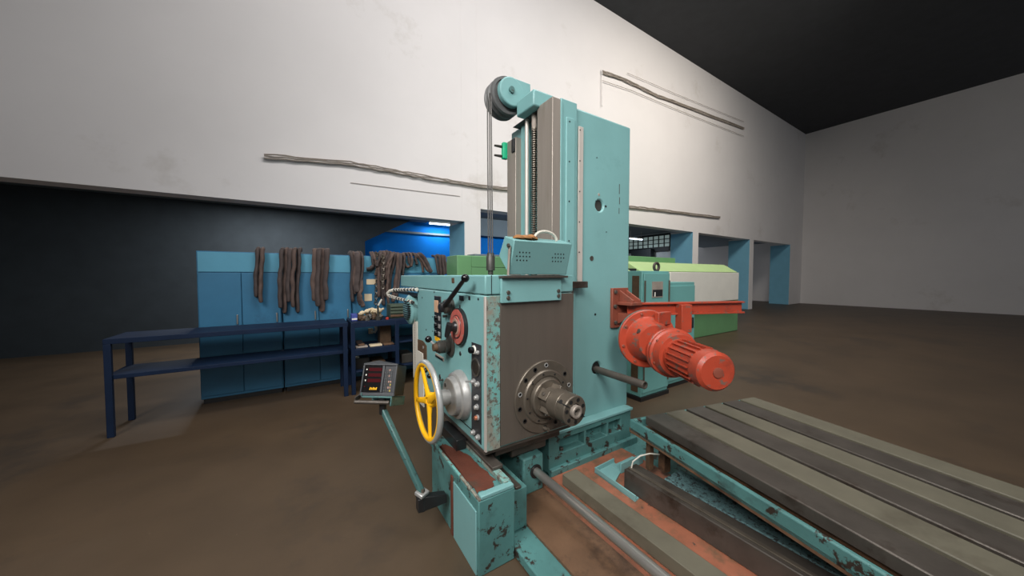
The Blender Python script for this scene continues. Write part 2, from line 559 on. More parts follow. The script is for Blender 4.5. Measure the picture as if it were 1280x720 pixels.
# =================================================================== THE BORING MILL
XL, YF = 0.888, 1.686        # operator face of the headstock; spindle face
XW, YC = 1.57, 1.95          # face of the vertical ways; side panel of the column
yb = onX(522, 400, XL).y     # back end of the operator face
ys = onX(501, 350, XL).y     # back end of the top cover
zseam, ztop, zbot = 1.437, 1.556, 0.512
mill = thing('boring_mill', (1.6, 2.2, 0.0), 'large teal horizontal boring mill with tall column, spindle and yellow handwheel', 'machine')

# --- column
ZC = 2.87
col = B().box(XW + 0.09, 2.494, YC, 2.62, 0.37, ZC).build('column', 'teal', mill, bevel=0.012)
hp = onY(749.5, 257, YC)
rp = onY(746, 460, YC)
sp = onY(739.5, 323, YC)
c = B()
c.cyl((hp.x, YC - 0.05, hp.z), (hp.x, YC + 0.25, hp.z), 0.047, n=28)
c.cyl((rp.x, YC - 0.05, rp.z), (rp.x, YC + 0.30, rp.z), 0.052, n=28)
cut(col, c)
B().lathe((hp.x, YC + 0.02, hp.z), (0, 1, 0), [(0, 0.0465), (0, 0.044), (0.2, 0.044), (0.2, 0)], 28).build('hole_shade', 'gunmetal', mill)  # dark insert added for the shade inside the hole
B().lathe((rp.x, YC + 0.02, rp.z), (0, 1, 0), [(0, 0.0515), (0, 0.049), (0.28, 0.049), (0.28, 0)], 28).build('hole_shade', 'black', mill)  # black insert standing for the darkness inside the rod hole
B().lathe((sp.x, YC, sp.z), (0, -1, 0), [(0, 0.021), (0.003, 0.021), (0.003, 0.012), (-0.0, 0.0)], 18).build('plug', 'steel_oily', mill)
B().lathe((hp.x - 0.01, YC, onY(747, 243, YC).z), (0, -1, 0), [(0, 0.012), (0.003, 0.010), (0.003, 0)], 14).build('plug', 'cable', mill)
for (px, py, r) in ((744, 393, .010), (758, 290, .005), (746, 197, .005), (757, 258, .010), (725.5, 300, .004)):
    q = onY(px, py, YC)
    B().lathe((q.x, YC, q.z), (0, -1, 0), [(0, r), (0.002, r), (0.002, 0)], 12).build('rivet', 'black', mill)
# raised band along the way edge, and the aluminium scale strip
q0, q1 = onY(703, 300, YC), onY(717, 300, YC)
B().box(XW + 0.088, q1.x, YC - 0.03, YC + 0.004, 0.37, ZC + 0.012).build('way_cover', 'teal', mill, bevel=0.006)
qa = onY(706.5, 300, YC - 0.032).x
B().box(qa, q1.x - 0.028, YC - 0.040, YC - 0.028, 0.37, ZC - 0.12).build('side_strip', 'teal', mill, bevel=0.004)
t0, t1 = onY(722, 158, YC), onY(727, 356, YC)
strip = B().box(t0.x + 0.002, t1.x - 0.004, YC - 0.014, YC + 0.002, 1.5, t0.z).build('scale_strip', 'alu', mill, bevel=0.003)
for i in range(6):
    bolt((t0.x + 0.014, YC - 0.014, t0.z - 0.03 - i * (t0.z - 1.53) / 5), (0, -1, 0), 0.006, 0.002, 'black', strip, 'rivet', 8)
for i in range(7):
    bolt((qa + 0.03, YC - 0.04, 2.72 - i * 0.30), (0, -1, 0), 0.006, 0.003, 'black', mill, 'screw', 8)
# bevelled paint scars on the panel (flat marks of bare primer)
g0 = onY(774, 245, YC)
for (dz, h, dx) in ((0.06, 0.085, 0), (-0.04, 0.06, .004), (-0.13, 0.05, 0)):
    B().box(g0.x - 0.003 + dx, g0.x + 0.004 + dx, YC - 0.0012, YC + 0.001, g0.z + dz - h / 2, g0.z + dz + h / 2).build('scratch', 'steel_oily', mill)

# --- vertical ways (near and far), recess, rods
yn0, yn1 = onX(690, 300, XW).y, onX(671, 300, XW).y
yf0, yf1 = onX(644.5, 300, XW).y, onX(634, 300, XW).y
ztw = onX(690, 120.5, XW).z
B().box(XW, XW + 0.078, yn0, yn1, 0.4, ztw).build('way', 'way', mill, bevel=0.004)
B().box(XW, XW + 0.078, yf0, yf1, 0.4, ztw - 0.12).build('way', 'way', mill, bevel=0.004)
B().box(XW + 0.078, XW + 0.10, yn0, YC + 0.02, 0.4, ZC - 0.02).build('way_seat', 'teal', mill, bevel=0.003)
B().box(XW + 0.055, XW + 0.10, onX(656, 300, XW + 0.055).y, yf0 - 0.002, 0.4, ZC).build('recess_panel', 'teal', mill)
ra = onX(658.5, 300, XW + 0.03)
B().cyl((XW + 0.03, ra.y, 0.6), (XW + 0.03, ra.y, 2.95), 0.017, n=16).build('guide_rod', 'alu', mill)
sa = onX(667.5, 300, XW + 0.03)
zthr = onX(667, 160, XW + 0.03).z
prof = [(0, 0.019)]
nth = 70
zs0 = 1.5
for i in range(nth):
    s = i * (zthr - zs0) / nth
    h = (zthr - zs0) / nth
    prof += [(s + 0.1 * h, 0.0235), (s + 0.5 * h, 0.0235), (s + 0.6 * h, 0.012), (s + 0.95 * h, 0.012)]
B().lathe((XW + 0.03, sa.y, zs0), (0, 0, 1), prof, 16).build('lead_screw', 'steel_dark', mill)
B().cyl((XW + 0.03, sa.y, zthr - 0.02), (XW + 0.03, sa.y, 2.95), 0.022, n=16).build('screw_shank', 'cable', mill)
# green limit switch and label block on the far way
g = onX(631, 188, XW - 0.01)
sw = B().box(XW - 0.03, XW + 0.02, g.y - 0.012, g.y + 0.03, g.z - 0.075, g.z + 0.07).build('limit_switch', 'green_sw', mill, bevel=0.006, label='green limit switch')
for dz in (0.035, -0.05):
    B().cyl((XW - 0.03, g.y + 0.02, g.z + dz), (XW - 0.10, g.y + 0.03, g.z + dz), 0.013, 0.009, n=10).build('plunger', 'gunmetal', sw)
g = onX(642.5, 182, XW)
B().box(XW - 0.012, XW + 0.002, g.y - 0.02, g.y + 0.025, g.z - 0.055, g.z + 0.055).build('label_block', 'black', mill, bevel=0.002)

# --- pulley on top with its bracket
PC = V((1.475, 2.42, 3.05))
wheel = B().lathe((PC.x, 2.52, PC.z), (0, -1, 0),
                  [(0, 0), (0, 0.05), (0, 0.15), (0.02, 0.158), (0.035, 0.14), (0.05, 0.14), (0.065, 0.158), (0.08, 0.158), (0.095, 0.14), (0.11, 0.14), (0.125, 0.158), (0.145, 0.152), (0.145, 0.13), (0.135, 0.128), (0.135, 0)], 44).build('pulley_wheel', 'pulley', mill)
ch = B().lathe((PC.x + 0.01, 2.37, PC.z + 0.012), (0, -1, 0), [(0, 0.118), (0.04, 0.118), (0.046, 0.112), (0.046, 0)], 40)
bx = onY(648, 130, 2.33)
ch.box(PC.x + 0.0, bx.x + 0.12, 2.325, 2.37, PC.z - 0.07, PC.z + 0.125)
ch.build('pulley_cheek', 'teal', mill, bevel=0.006)
B().cyl((PC.x + 0.0, 2.327, PC.z + 0.02), (PC.x + 0.0, 2.31, PC.z + 0.02), 0.026, n=18).build('pulley_pin', 'teal_dark', mill)
kx = XW - 0.06
k0 = onX(667, 110, kx)
k1 = onX(648, 123, kx)
B().box(kx, kx + 0.22, k0.y, k1.y + 0.03, k0.z - 0.125, k0.z).build('pulley_bracket', 'teal', mill, bevel=0.012)
B().box(XW + 0.01, XW + 0.16, k0.y + 0.05, yf0 + 0.06, 2.845, k0.z - 0.124).build('bracket_shadow_foot', 'gunmetal', mill, bevel=0.004)  # dark filler block standing for the shadow beneath the pulley bracket
# ropes and their turnbuckle
ru = onX(611, 300, PC.x - 0.15).y
rope_y = [2.50, 2.415, 2.38]
for i, dy in enumerate((0.0, -0.035, -0.062)):
    p = onY(610.6 + i * 2.6, 330, 2.46 + dy)
    B().cyl((p.x, 2.46 + dy, 1.70), (PC.x - 0.150, 2.46 + dy, PC.z), 0.0055, n=8).build('lifting_rope', 'rope', mill)
    if i == 1:
        tb = p
B().lathe((tb.x, 2.425, ztop - 0.01), (0, 0, 1), [(0, 0.022), (0.05, 0.022), (0.05, 0.036), (0.165, 0.036), (0.175, 0.03), (0.195, 0.03)], 20).build('rope_anchor', 'gunmetal', mill)

# --- headstock
zgap = 0.58
B().box(XL, XW, YF, yb, zbot, zseam).build('headstock_body', 'teal', mill, bevel=0.010)
B().box(XL, XW + 0.0, YF - 0.004, ys, zseam + 0.004, ztop).build('top_cover', 'teal', mill, bevel=0.008)
B().box(XL - 0.004, XL + 0.002, YF + 0.07, yb - 0.02, zgap - 0.004, zgap + 0.0).build('panel_seam', 'black', mill)
# corner strip on the spindle face and grey face plate
xs = onY(624.5, 450, YF).x
B().box(XL + 0.003, xs, YF - 0.008, YF + 0.002, zbot + 0.004, zseam - 0.004).build('corner_strip', 'teal_worn', mill, bevel=0.003)
B().box(xs + 0.002, XW + 0.002, YF - 0.006, YF + 0.03, zbot + 0.012, zseam - 0.004).build('face_plate', 'grey_plate', mill, bevel=0.003)
B().box(XL - 0.002, XL + 0.008, YF - 0.009, YF + 0.012, zbot + 0.004, zseam - 0.006).build('edge_strip', 'alu', mill, bevel=0.002, label='worn bare metal corner edge')
xj = onY(613.5, 355, YF).x
B().box(xj, xj + 0.004, YF - 0.0055, YF + 0.002, zseam + 0.006, ztop - 0.002).build('cover_joint', 'black', mill)
B().box(XL, XW, YF + 0.01, yb - 0.05, zbot - 0.022, zbot + 0.001).build('lower_flange', 'steel_oily', mill, bevel=0.004)
# gib block clamping the head to the column
q0, q1 = onY(716, 346, YC - 0.10), onY(735, 372, YC - 0.10)
B().box(XW, q1.x, YC - 0.10, YC - 0.02, onY(725, 360, YC - 0.1).z, onY(725, 353.5, YC - 0.1).z + 0.01).build('clamp_bar', 'steel_oily', mill, bevel=0.004)
B().box(XW, q0.x + 0.03, YC - 0.08, YC - 0.02, q1.z - 0.03, q1.z + 0.07).build('clamp_block', 'steel_oily', mill, bevel=0.004)

# --- spindle
SC = onY(679.5, 494.5, YF)
fl = B().lathe((SC.x, YF - 0.004, SC.z), (0, -1, 0), [(0, 0.236), (0.012, 0.236), (0.016, 0.232), (0.016, 0.176), (0.026, 0.173), (0.030, 0.168), (0.030, 0.140), (0.024, 0.136), (0.024, 0.128), (0.050, 0.124), (0.056, 0.118), (0.056, 0)], 72).build('spindle_flange', 'steel_dark', mill)
for i in range(14):
    a = 2 * PI * i / 14 + 0.2
    p = V((SC.x + 0.205 * math.cos(a), YF - 0.0195, SC.z + 0.205 * math.sin(a)))
    if i % 7 == 2:
        continue
    B().lathe(p, (0, -1, 0), [(0, 0.015), (0.003, 0.015), (0.003, 0.009), (0.0005, 0.009), (0.0005, 0)], 14).build('flange_screw', 'black' if i % 3 else 'silver', fl)
for i in range(10):
    a = 2 * PI * i / 10 + 0.5
    bolt((SC.x + 0.154 * math.cos(a), YF - 0.0335, SC.z + 0.154 * math.sin(a)), (0, -1, 0), 0.007, 0.003, 'black', fl, 'flange_screw', 10)
p = V((SC.x - 0.01, YF - 0.020, SC.z - 0.205))
B().cyl(p, p + V((0, -0.045, 0.004)), 0.012, n=12).build('locating_pin', 'steel_dark', fl)
SE = 0.295
sl = B().lathe((SC.x, YF - 0.06, SC.z), (0, -1, 0), [(0, 0.074), (0.07, 0.074), (0.075, 0.088), (0.155, 0.088), (0.158, 0.085), (0.162, 0.089), (SE - 0.066, 0.089), (SE - 0.06, 0.084), (SE - 0.06, 0.044), (SE - 0.085, 0.044), (SE - 0.085, 0)], 52).build('spindle_sleeve', 'steel_dark', mill)
for a in (PI * 0.80, PI * 1.3, PI * 0.3, PI * 1.8):
    M = Matrix.Translation((SC.x, YF - 0.06, SC.z)) @ Matrix.Rotation(-a, 4, 'Y')
    B().box(0.05, 0.096, -0.08, 0.0, -0.034, 0.034, M).build('drive_lug', 'steel_dark', sl, bevel=0.003)
    q = V((SC.x + 0.0965 * math.cos(a), YF - 0.10, SC.z + 0.0965 * math.sin(a)))
    bolt(q, (math.cos(a), 0, math.sin(a)), 0.012, 0.006, 'steel_oily', sl, 'lug_screw', 12)
for i in range(7):
    a = 2 * PI * i / 7 + 0.3
    q = V((SC.x + 0.065 * math.cos(a), YF - SE + 0.0, SC.z + 0.065 * math.sin(a)))
    B().lathe(q, (0, -1, 0), [(0, 0.0125), (0.0015, 0.0125), (0.0015, 0)], 12).build('screw_hole', 'black', sl)
for i in range(4):
    a = 2 * PI * i / 4 + 0.9
    q = V((SC.x + 0.0892 * math.cos(a), YF - SE + 0.045, SC.z + 0.0892 * math.sin(a)))
    B().lathe(q, (math.cos(a), 0, math.sin(a)), [(-0.004, 0.013), (0.001, 0.013), (0.001, 0)], 12).build('side_screw', 'black', sl)
for a in (2.55, 2.55 + PI):
    M = Matrix.Translation((SC.x, 0, SC.z)) @ Matrix.Rotation(-a, 4, 'Y')
    B().box(0.044, 0.0906, YF - SE - 0.001, YF - SE + 0.072, -0.0035, 0.0035, M).build('slit', 'black', sl)
sn = B().lathe((SC.x, YF - SE + 0.03, SC.z), (0, -1, 0), [(0, 0.038), (0.048, 0.038), (0.052, 0.034), (0.052, 0.024), (0.02, 0.020), (0.02, 0)], 36).build('spindle_nose', 'way', mill)
B().lathe((SC.x, YF - SE + 0.009, SC.z), (0, -1, 0), [(0, 0.019), (0.002, 0.019), (0.002, 0)], 20).build('nose_bore', 'black', sn)
B().box(SC.x - 0.012, SC.x + 0.012, YF - SE - 0.018, YF - SE + 0.0, SC.z + 0.010, SC.z + 0.030).build('drive_key', 'steel_dark', sn, bevel=0.002)

# --- operator face
NX = V((-1, 0, 0))


def LF(px, py, out=0.0):
    return onX(px, py, XL - out)


# black recess plate with the tan label and three selector switches
a, b_ = LF(543.5, 371), LF(552, 420)
pl = B().box(XL - 0.006, XL + 0.002, b_.y, a.y, b_.z - 0.02, a.z + 0.01).build('selector_plate', 'black', mill, bevel=0.004)
a2, b2 = LF(543.8, 375), LF(549, 391)
B().box(XL - 0.010, XL - 0.005, b2.y, a2.y - 0.005, b2.z, a2.z).build('tan_label', 'label_tan', pl, bevel=0.002, label='tan instruction label')
for py in (397.5, 407, 416.5):
    p = LF(548, py)
    B().box(XL - 0.009, XL - 0.004, b_.y + 0.01, a.y - 0.01, p.z - 0.016, p.z + 0.016).build('switch_label', 'silver', pl, bevel=0.001)
    s = B().lathe((XL - 0.008, p.y, p.z), NX, [(0, 0.020), (0.006, 0.020), (0.008, 0.016), (0.018, 0.014), (0.018, 0)], 18)
    s.box(XL - 0.034, XL - 0.024, p.y - 0.006, p.y + 0.006, p.z - 0.018, p.z + 0.018)
    s.build('selector_switch', 'black_gloss', pl)
# lever with ball
p = LF(564.5, 383)
lv = B().lathe((XL, p.y, p.z), NX, [(0, 0.060), (0.02, 0.060), (0.025, 0.053), (0.05, 0.050), (0.055, 0.042), (0.06, 0.040)], 26).build('gear_lever', 'gunmetal', mill)
c0 = V((XL - 0.055, p.y, p.z))
bl = onX(581.5, 347.8, XL - 0.075)
dirv = (bl - c0).normalized()
B().tube([c0 - dirv * 0.03, c0 + dirv * 0.06, bl], [0.024, 0.017, 0.013], 12).build('lever_arm', 'black', lv)
B().sphere(bl, 0.025).build('lever_ball', 'black_gloss', lv)
B().lathe((XL - 0.06, p.y + 0.01, p.z - 0.005), NX, [(0, 0.036), (0.022, 0.034), (0.028, 0.026), (0.028, 0)], 18).build('lever_cap', 'black', lv)
q = LF(558.5, 395)
B().cyl((XL, q.y, q.z), (XL - 0.03, q.y, q.z), 0.012, 0.010, n=12).build('grease_nipple', 'gunmetal', mill)
# red feed dial with crank
p = LF(575.5, 408)
dl = B().lathe((XL, p.y, p.z), NX, [(0, 0.124), (0.022, 0.124), (0.026, 0.119), (0.026, 0)], 56).build('feed_dial', 'black', mill)
B().lathe((XL - 0.024, p.y, p.z), NX, [(0, 0.117), (0.005, 0.115), (0.006, 0.082), (0.006, 0)], 56).build('dial_ring', 'red_dial', dl, label='worn red graduated ring')
B().lathe((XL - 0.029, p.y, p.z), NX, [(0, 0.080), (0.003, 0.078), (0.003, 0)], 48).build('dial_groove', 'black', dl)
B().lathe((XL - 0.031, p.y, p.z), NX, [(0, 0.074), (0.005, 0.070), (0.005, 0)], 48).build('dial_face', 'red_dial', dl)
B().lathe((XL - 0.035, p.y, p.z), NX, [(0, 0.056), (0.004, 0.052), (0.004, 0)], 40).build('dial_centre', 'tan', dl)
hub = B().lathe((XL - 0.036, p.y, p.z), NX, [(0, 0.040), (0.010, 0.036), (0.018, 0.029), (0.045, 0.029), (0.049, 0.024), (0.049, 0)], 28).build('dial_hub', 'black', dl)
h0 = V((XL - 0.082, p.y, p.z))
h1 = onX(558, 421, XL - 0.09)
B().tube([h0 + V((0, -0.01, 0.025)), h0, h0 * 0.5 + h1 * 0.5, h1], [0.026, 0.031, 0.027, 0.02], 14, flat=0.6, flat_dir=(1, 0, 0)).build('dial_crank', 'black', dl)
# lower knob with ball handle on its disc
p = LF(563.5, 432)
kd = B().lathe((XL, p.y, p.z), NX, [(0, 0.078), (0.010, 0.078), (0.013, 0.074), (0.013, 0)], 44).build('knob_disc', 'gunmetal', mill)
kn = B().lathe((XL - 0.015, p.y, p.z), NX, [(0, 0.040), (0.01, 0.046), (0.04, 0.046), (0.043, 0.042), (0.048, 0.046), (0.075, 0.046), (0.080, 0.040), (0.09, 0.038), (0.09, 0)], 32).build('clutch_knob', 'gunmetal', kd)
e0 = V((XL - 0.10, p.y + 0.0, p.z))
e1 = onX(535.5, 424, XL - 0.15)
B().tube([e0, e1], [0.010, 0.007], 10).build('handle_rod', 'silver', kd)
B().sphere(e1, 0.024).build('handle_ball', 'black_gloss', kd)
B().lathe((XL - 0.10, p.y, p.z), NX, [(0, 0.030), (0.03, 0.026), (0.03, 0)], 16).build('knob_nut', 'brown', kd)
# yellow warning plates, grey instruction plate
for (x0, y0_, x1, y1_) in ((544, 420, 550, 428), (544.5, 432, 553, 438)):
    a, b_ = LF(x0, y0_), LF(x1, y1_)
    B().box(XL - 0.004, XL + 0.001, b_.y, a.y, min(a.z, b_.z), max(a.z, b_.z)).build('yellow_plate', 'yellow', mill, bevel=0.001)
a, b_ = LF(544.5, 441), LF(555, 452)
ip = B().box(XL - 0.004, XL + 0.001, b_.y, a.y, b_.z, a.z).build('instruction_plate', 'cable', mill, bevel=0.001)
B().box(XL - 0.006, XL - 0.003, b_.y + 0.01, a.y - 0.008, (a.z + b_.z) / 2 - 0.014, (a.z + b_.z) / 2 + 0.002).build('plate_slot', 'black', ip)
# small nameplates, screws and holes
for (px, py, w_, h_) in ((577, 372.5, 0.036, 0.016), (587, 372.5, 0.012, 0.012)):
    q = LF(px, py)
    B().box(XL - 0.004, XL + 0.001, q.y - w_, q.y + w_, q.z - h_, q.z + h_).build('nameplate', 'black', mill, bevel=0.002)
q = onX(566.5, 350.5, XL)
B().box(XL - 0.004, XL + 0.001, q.y - 0.022, q.y + 0.022, q.z - 0.018, q.z + 0.018).build('nameplate', 'brown', mill, bevel=0.002)
for (px, py, r) in ((575.5, 442, 0.016), (598, 374, 0.008), (543, 365, 0.008), (528, 372, .007), (541, 396, .006), (533, 412, .006), (541, 414, .006), (550, 471, 0.02), (570, 521, 0.012), (575, 383, 0.012)):
    q = LF(px, py)
    B().lathe((XL, q.y, q.z), NX, [(0, r), (0.003, r * 0.9), (0.003, 0)], 14).build('hole_plug', 'black', mill)
# black push-button strip beside the corner
a0, a1, a2, a3 = LF(590.3, 427.5), LF(602, 431.5), LF(602, 556), LF(590.3, 538)
bs_ = B().prism([a0, a1, a2, a3], (-0.006, 0, 0)).build('button_panel', 'panel_black', mill, bevel=0.002)


def button(px, py, r, h, m, nm='button', ring='silver'):
    q = LF(px, py)
    if ring:
        B().lathe((XL - 0.005, q.y, q.z), NX, [(0, r * 1.35), (0.008, r * 1.3), (0.010, r * 1.05), (0.010, 0)], 20).build('button_ring', ring, bs_)
    B().lathe((XL - 0.008, q.y, q.z), NX, [(0, r), (h, r), (h + 0.004, r * 0.8), (h + 0.004, 0)], 20).build(nm, m, bs_)


button(594, 437, 0.020, 0.03, 'black_gloss', ring='white')
button(599, 440.5, 0.010, 0.014, 'silver')
q = LF(596, 459)
mtl = B().lathe((XL - 0.005, q.y, q.z), NX, [(0, 0.058), (0.008, 0.056), (0.008, 0.045), (0.004, 0.045), (0.004, 0)], 36).build('load_meter', 'gunmetal', bs_)
B().lathe((XL - 0.009, q.y, q.z), NX, [(0, 0.044), (0.001, 0.044), (0.001, 0)], 30).build('meter_face', 'black', mtl)
for (px, py, m) in ((594, 476.5, 'silver'), (599, 480, 'silver'), (598, 496.5, 'silver'), (598, 508.5, 'silver'), (598.5, 521.5, 'copper'), (593.5, 540, 'silver'), (599.5, 546, 'silver')):
    button(px, py, 0.0135, 0.016, m)
q = LF(593.5, 476)
B().tube([(XL - 0.02, q.y, q.z), (XL - 0.06, q.y + 0.004, q.z + 0.006)], [0.006, 0.005], 8).build('toggle', 'silver', bs_)

# --- handwheel
HW = LF(577, 492.5)
gd = B().lathe((XL, HW.y, HW.z), NX, [(0, 0.162), (0.02, 0.162), (0.03, 0.155), (0.05, 0.150), (0.056, 0.140), (0.056, 0.128), (0.085, 0.122), (0.09, 0.116), (0.09, 0.0)], 64).build('graduated_collar', 'silver', mill)
bolt((XL - 0.09, HW.y + 0.06, HW.z + 0.06), NX, 0.013, 0.006, 'gunmetal', gd, 'collar_screw', 14)
B().lathe((XL - 0.088, HW.y, HW.z), NX, [(0, 0.046), (0.02, 0.046), (0.02, 0.052), (0.085, 0.052), (0.09, 0.046), (0.09, 0)], 32).build('collar_boss', 'silver', gd)
XH = XL - 0.205
HC = V((XH - 0.012, HW.y + 0.014, HW.z - 0.003))
hwp = B().lathe((XH + 0.035, HC.y, HC.z), NX, [(0, 0.044), (0.04, 0.050), (0.052, 0.047), (0.058, 0.040), (0.058, 0.018), (0.052, 0.016), (0.052, 0)], 28).build('handwheel', 'yellow', mill)
B().lathe((XH - 0.018, HC.y, HC.z), NX, [(0, 0.0145), (0.004, 0.0145), (0.004, 0)], 16).build('hub_bore', 'brown', hwp)
RC = HC + V((-0.012, 0.006, -0.002))
B().torus(RC, (1, 0, 0), 0.242, 0.0185, 72, 14).build('rim', 'rim', hwp)
B().torus(RC + V((-0.003, 0, 0)), (1, 0, 0), 0.2345, 0.0165, 72, 12).build('rim_lining', 'yellow', hwp, label='yellow inner face of the rim')
for deg in (118, 196, 283, 28):
    a = math.radians(deg)
    d = V((0, -math.cos(a), math.sin(a)))
    e = RC + d * 0.235
    s0 = HC + d * 0.02 + V((0.0, 0, 0))
    B().tube([s0, HC * 0.6 + e * 0.4, e], [0.030, 0.0205, 0.0175], 10, flat=0.62, flat_dir=(1, 0, 0)).build('spoke', 'yellow', hwp)
# shelf bracket / black levers left of the wheel
q = LF(534, 470)
for (px, py) in ((532, 463), (537, 470), (546, 476)):
    p = LF(px, py, 0.05)
    kb = B().cyl((XL, p.y, p.z), p, 0.008, n=8).build('small_lever', 'gunmetal', mill)
    B().sphere(p, 0.02, 12).build('small_ball', 'black_gloss', kb)

# --- motor, drag hose, beige strips behind the headstock
p = onX(521, 387, XL + 0.06)
mo = B().lathe((XL + 0.30, p.y + 0.05, p.z), NX, [(0, 0.155), (0.24, 0.155), (0.30, 0.145), (0.335, 0.10), (0.345, 0.0)], 44).build('fan_motor', 'teal', mill)
for i in range(9):
    z = p.z - 0.085 + i * 0.021
    half = math.sqrt(max(0.0, 0.095 ** 2 - (z - p.z) ** 2))
    B().box(XL - 0.045, XL - 0.020, p.y + 0.05 - half - 0.03, p.y + 0.05 + half * 0.6, z - 0.0055, z + 0.0055).build('vent_slot', 'black', mo)
dp = [(521, 362), (505, 362), (492, 362.5), (487, 364), (484.5, 367), (487, 370), (495, 372.5), (508, 375.5), (520, 379)]
dpts = []
for (a, b_) in zip(dp, dp[1:]):
    for i in range(4):
        f = i / 4
        dpts.append(onX(a[0] + (b_[0] - a[0]) * f, a[1] + (b_[1] - a[1]) * f, XL - 0.02))
hose = B().tube(dpts, 0.012, 8).build('drag_hose', 'gunmetal', mill, label='segmented drag hose with pale rings')
for i in range(0, len(dpts) - 1):
    for f in (0.0,):
        d = dpts[i].lerp(dpts[i + 1], f)
        t = (dpts[i + 1] - dpts[i]).normalized()
        B().lathe(d - t * 0.006, t, [(0, 0.014), (0.004, 0.0185), (0.008, 0.0185), (0.012, 0.014)], 10).build('hose_ring', 'beige', hose)
a, b_ = onX(522, 365, XL), onX(488, 366, XL)
B().box(XL + 0.0, XL + 0.06, a.y, b_.y - 0.05, onX(505, 366.5, XL).z - 0.012, onX(505, 366.5, XL).z + 0.012).build('hose_tray', 'black', mill)
p0, p1 = onX(522.5, 402, XL + 0.03), onX(517, 402, XL + 0.03)
bst = B().box(XL + 0.02, XL + 0.06, p0.y, p1.y, 0.55, onX(520, 402, XL + 0.03).z).build('perforated_strip', 'beige', mill, bevel=0.003)
for i in range(26):
    bolt((XL + 0.02, (p0.y + p1.y) / 2, 0.62 + i * 0.024), NX, 0.012, 0.002, 'cable', bst, 'perforation', 10)
p0, p1 = LF(530.5, 450), LF(522.5, 450)
B().box(XL - 0.012, XL + 0.001, p0.y, p1.y, LF(527, 505).z, LF(527, 439.5).z).build('beige_guard', 'beige', mill, bevel=0.012)
a, b_ = LF(523.2, 424), LF(533, 446)
gp = B().prism([LF(523.2, 424), LF(529, 426), LF(533.5, 432), LF(534, 458), LF(530, 456), LF(529, 441), LF(523.2, 440)], (-0.009, 0, 0)).build('guard_plate', 'brown', mill)
q = LF(530.5, 434)
bolt((XL - 0.009, q.y, q.z), NX, 0.014, 0.004, 'silver', gp, 'guard_screw', 12)

# --- vented teal box on its bracket above the spindle face
bpz0, bpz1 = onY(640, 378.5, YF - 0.03).z, onY(640, 347.5, YF - 0.03).z
bx0, bx1 = onY(627, 360, YF - 0.03).x, onY(702, 360, YF - 0.03).x
bk = B().box(bx0, bx1, YF - 0.03, YF - 0.009, bpz0, bpz1).build('bracket_plate', 'teal_worn' if False else 'teal', mill, bevel=0.004)
B().box(bx0 - 0.005, bx1 + 0.035, YF - 0.055, YF + 0.22, bpz1, bpz1 + 0.014).build('bracket_shelf', 'steel_oily', mill, bevel=0.002)
for (fx) in (bx0 + 0.045, bx1 - 0.028):
    for dz in (0.03, 0.062):
        bolt((fx, YF - 0.03, bpz0 + dz), (0, -1, 0), 0.013, 0.008, 'steel_oily', bk)
f = onY(636.5, 343.5, YF - 0.03)
XB0 = f.x + 0.0
pr = [onX(x, y, XB0) for (x, y) in ((636.5, 343.5), (643, 299.8), (630.8, 295), (623.5, 319.6), (631.5, 335))]
XB1 = onY(707.8, 343.5, YF - 0.03).x
vb = B().prism(pr, (XB1 - XB0, 0, 0)).build('vented_box', 'teal', mill, bevel=0.005)
ft, fb = pr[1], pr[0]
for (gx, rows) in ((0.13, (4, 5, 4)), (0.735, (4, 5, 4))):
    for r, n in enumerate(rows):
        for i in range(n):
            u_ = gx + (i - (n - 1) / 2) * 0.052 + (0.095 if False else 0.06) - r * 0.012
            v_ = 0.34 + r * 0.115
            p = ft.lerp(fb, v_) + V(((XB1 - XB0) * u_, 0, 0))
            nrm = V((0, -(ft.z - fb.z), (ft.y - fb.y))).normalized()
            bolt(p - nrm * 0.001, nrm, 0.0052, 0.0016, 'black', vb, 'vent_hole', 8)
ar0 = onX(637, 307, XB0 - 0.012)
ar1 = onX(635, 344, XB0 - 0.012)
B().tube([ar0, ar0.lerp(ar1, 0.5), ar1], [0.012, 0.010, 0.010], 8, flat=0.5, flat_dir=(1, 0, 0)).build('box_arm', 'cable', vb)
bolt(ar0 + V((-0.004, 0, 0)), NX, 0.014, 0.01, 'steel_oily', vb, 'pivot_bolt')

# --- loose cloth and cable lying on the vented box
tq = pr[1].lerp(pr[2], 0.5)
cl = B()
cxs = XB0 + 0.11
for (dx, dy, dz, r) in ((0, 0, 0, 0.05), (0.06, 0.02, 0.004, 0.045), (-0.05, -0.005, 0.0, 0.035), (0.03, -0.02, 0.006, 0.03)):
    cl.lathe((cxs + dx, tq.y + dy, tq.z - 0.004 + dz), (0.1, 0.1, 1), [(0, r), (0.012, r * 0.95), (0.022, r * 0.6), (0.026, 0)], 14)
cl.build('oily_rag', mat('rag_brown', (142, 98, 58), 0.9, vary=0.3, vscale=25), cat='rag', label='brown oily rag lying on top of the teal vented box')
cp = []
for i in range(13):
    a = PI * i / 12
    cp.append(V((cxs + 0.16 - 0.09 * math.cos(a), tq.y, tq.z + 0.002 + 0.055 * math.sin(a))))
B().tube(cp, 0.009, 8).build('looped_cable', 'beige', cat='cable', label='short pale cable looping up from the top of the vented box')

# --- rod through the column
r1 = onY(806, 481.5, 1.45)
rdp = V((rp.x, YC + 0.2, rp.z - 0.012))
rdir = (r1 - V((rp.x, YC, rp.z - 0.012))).normalized()
rlen = (r1 - V((rp.x, YC, rp.z - 0.012))).length
B().lathe(V((rp.x + 0.004, YC, rp.z - 0.014)) - rdir * 0.2, rdir, [(0, 0.029), (rlen + 0.195, 0.029), (rlen + 0.2, 0.027), (rlen + 0.2, 0.021), (rlen + 0.18, 0.020), (rlen + 0.18, 0)], 24).build('bar', 'steel_oily', cat='rod', label='dark steel bar sticking out of the hole in the teal column')

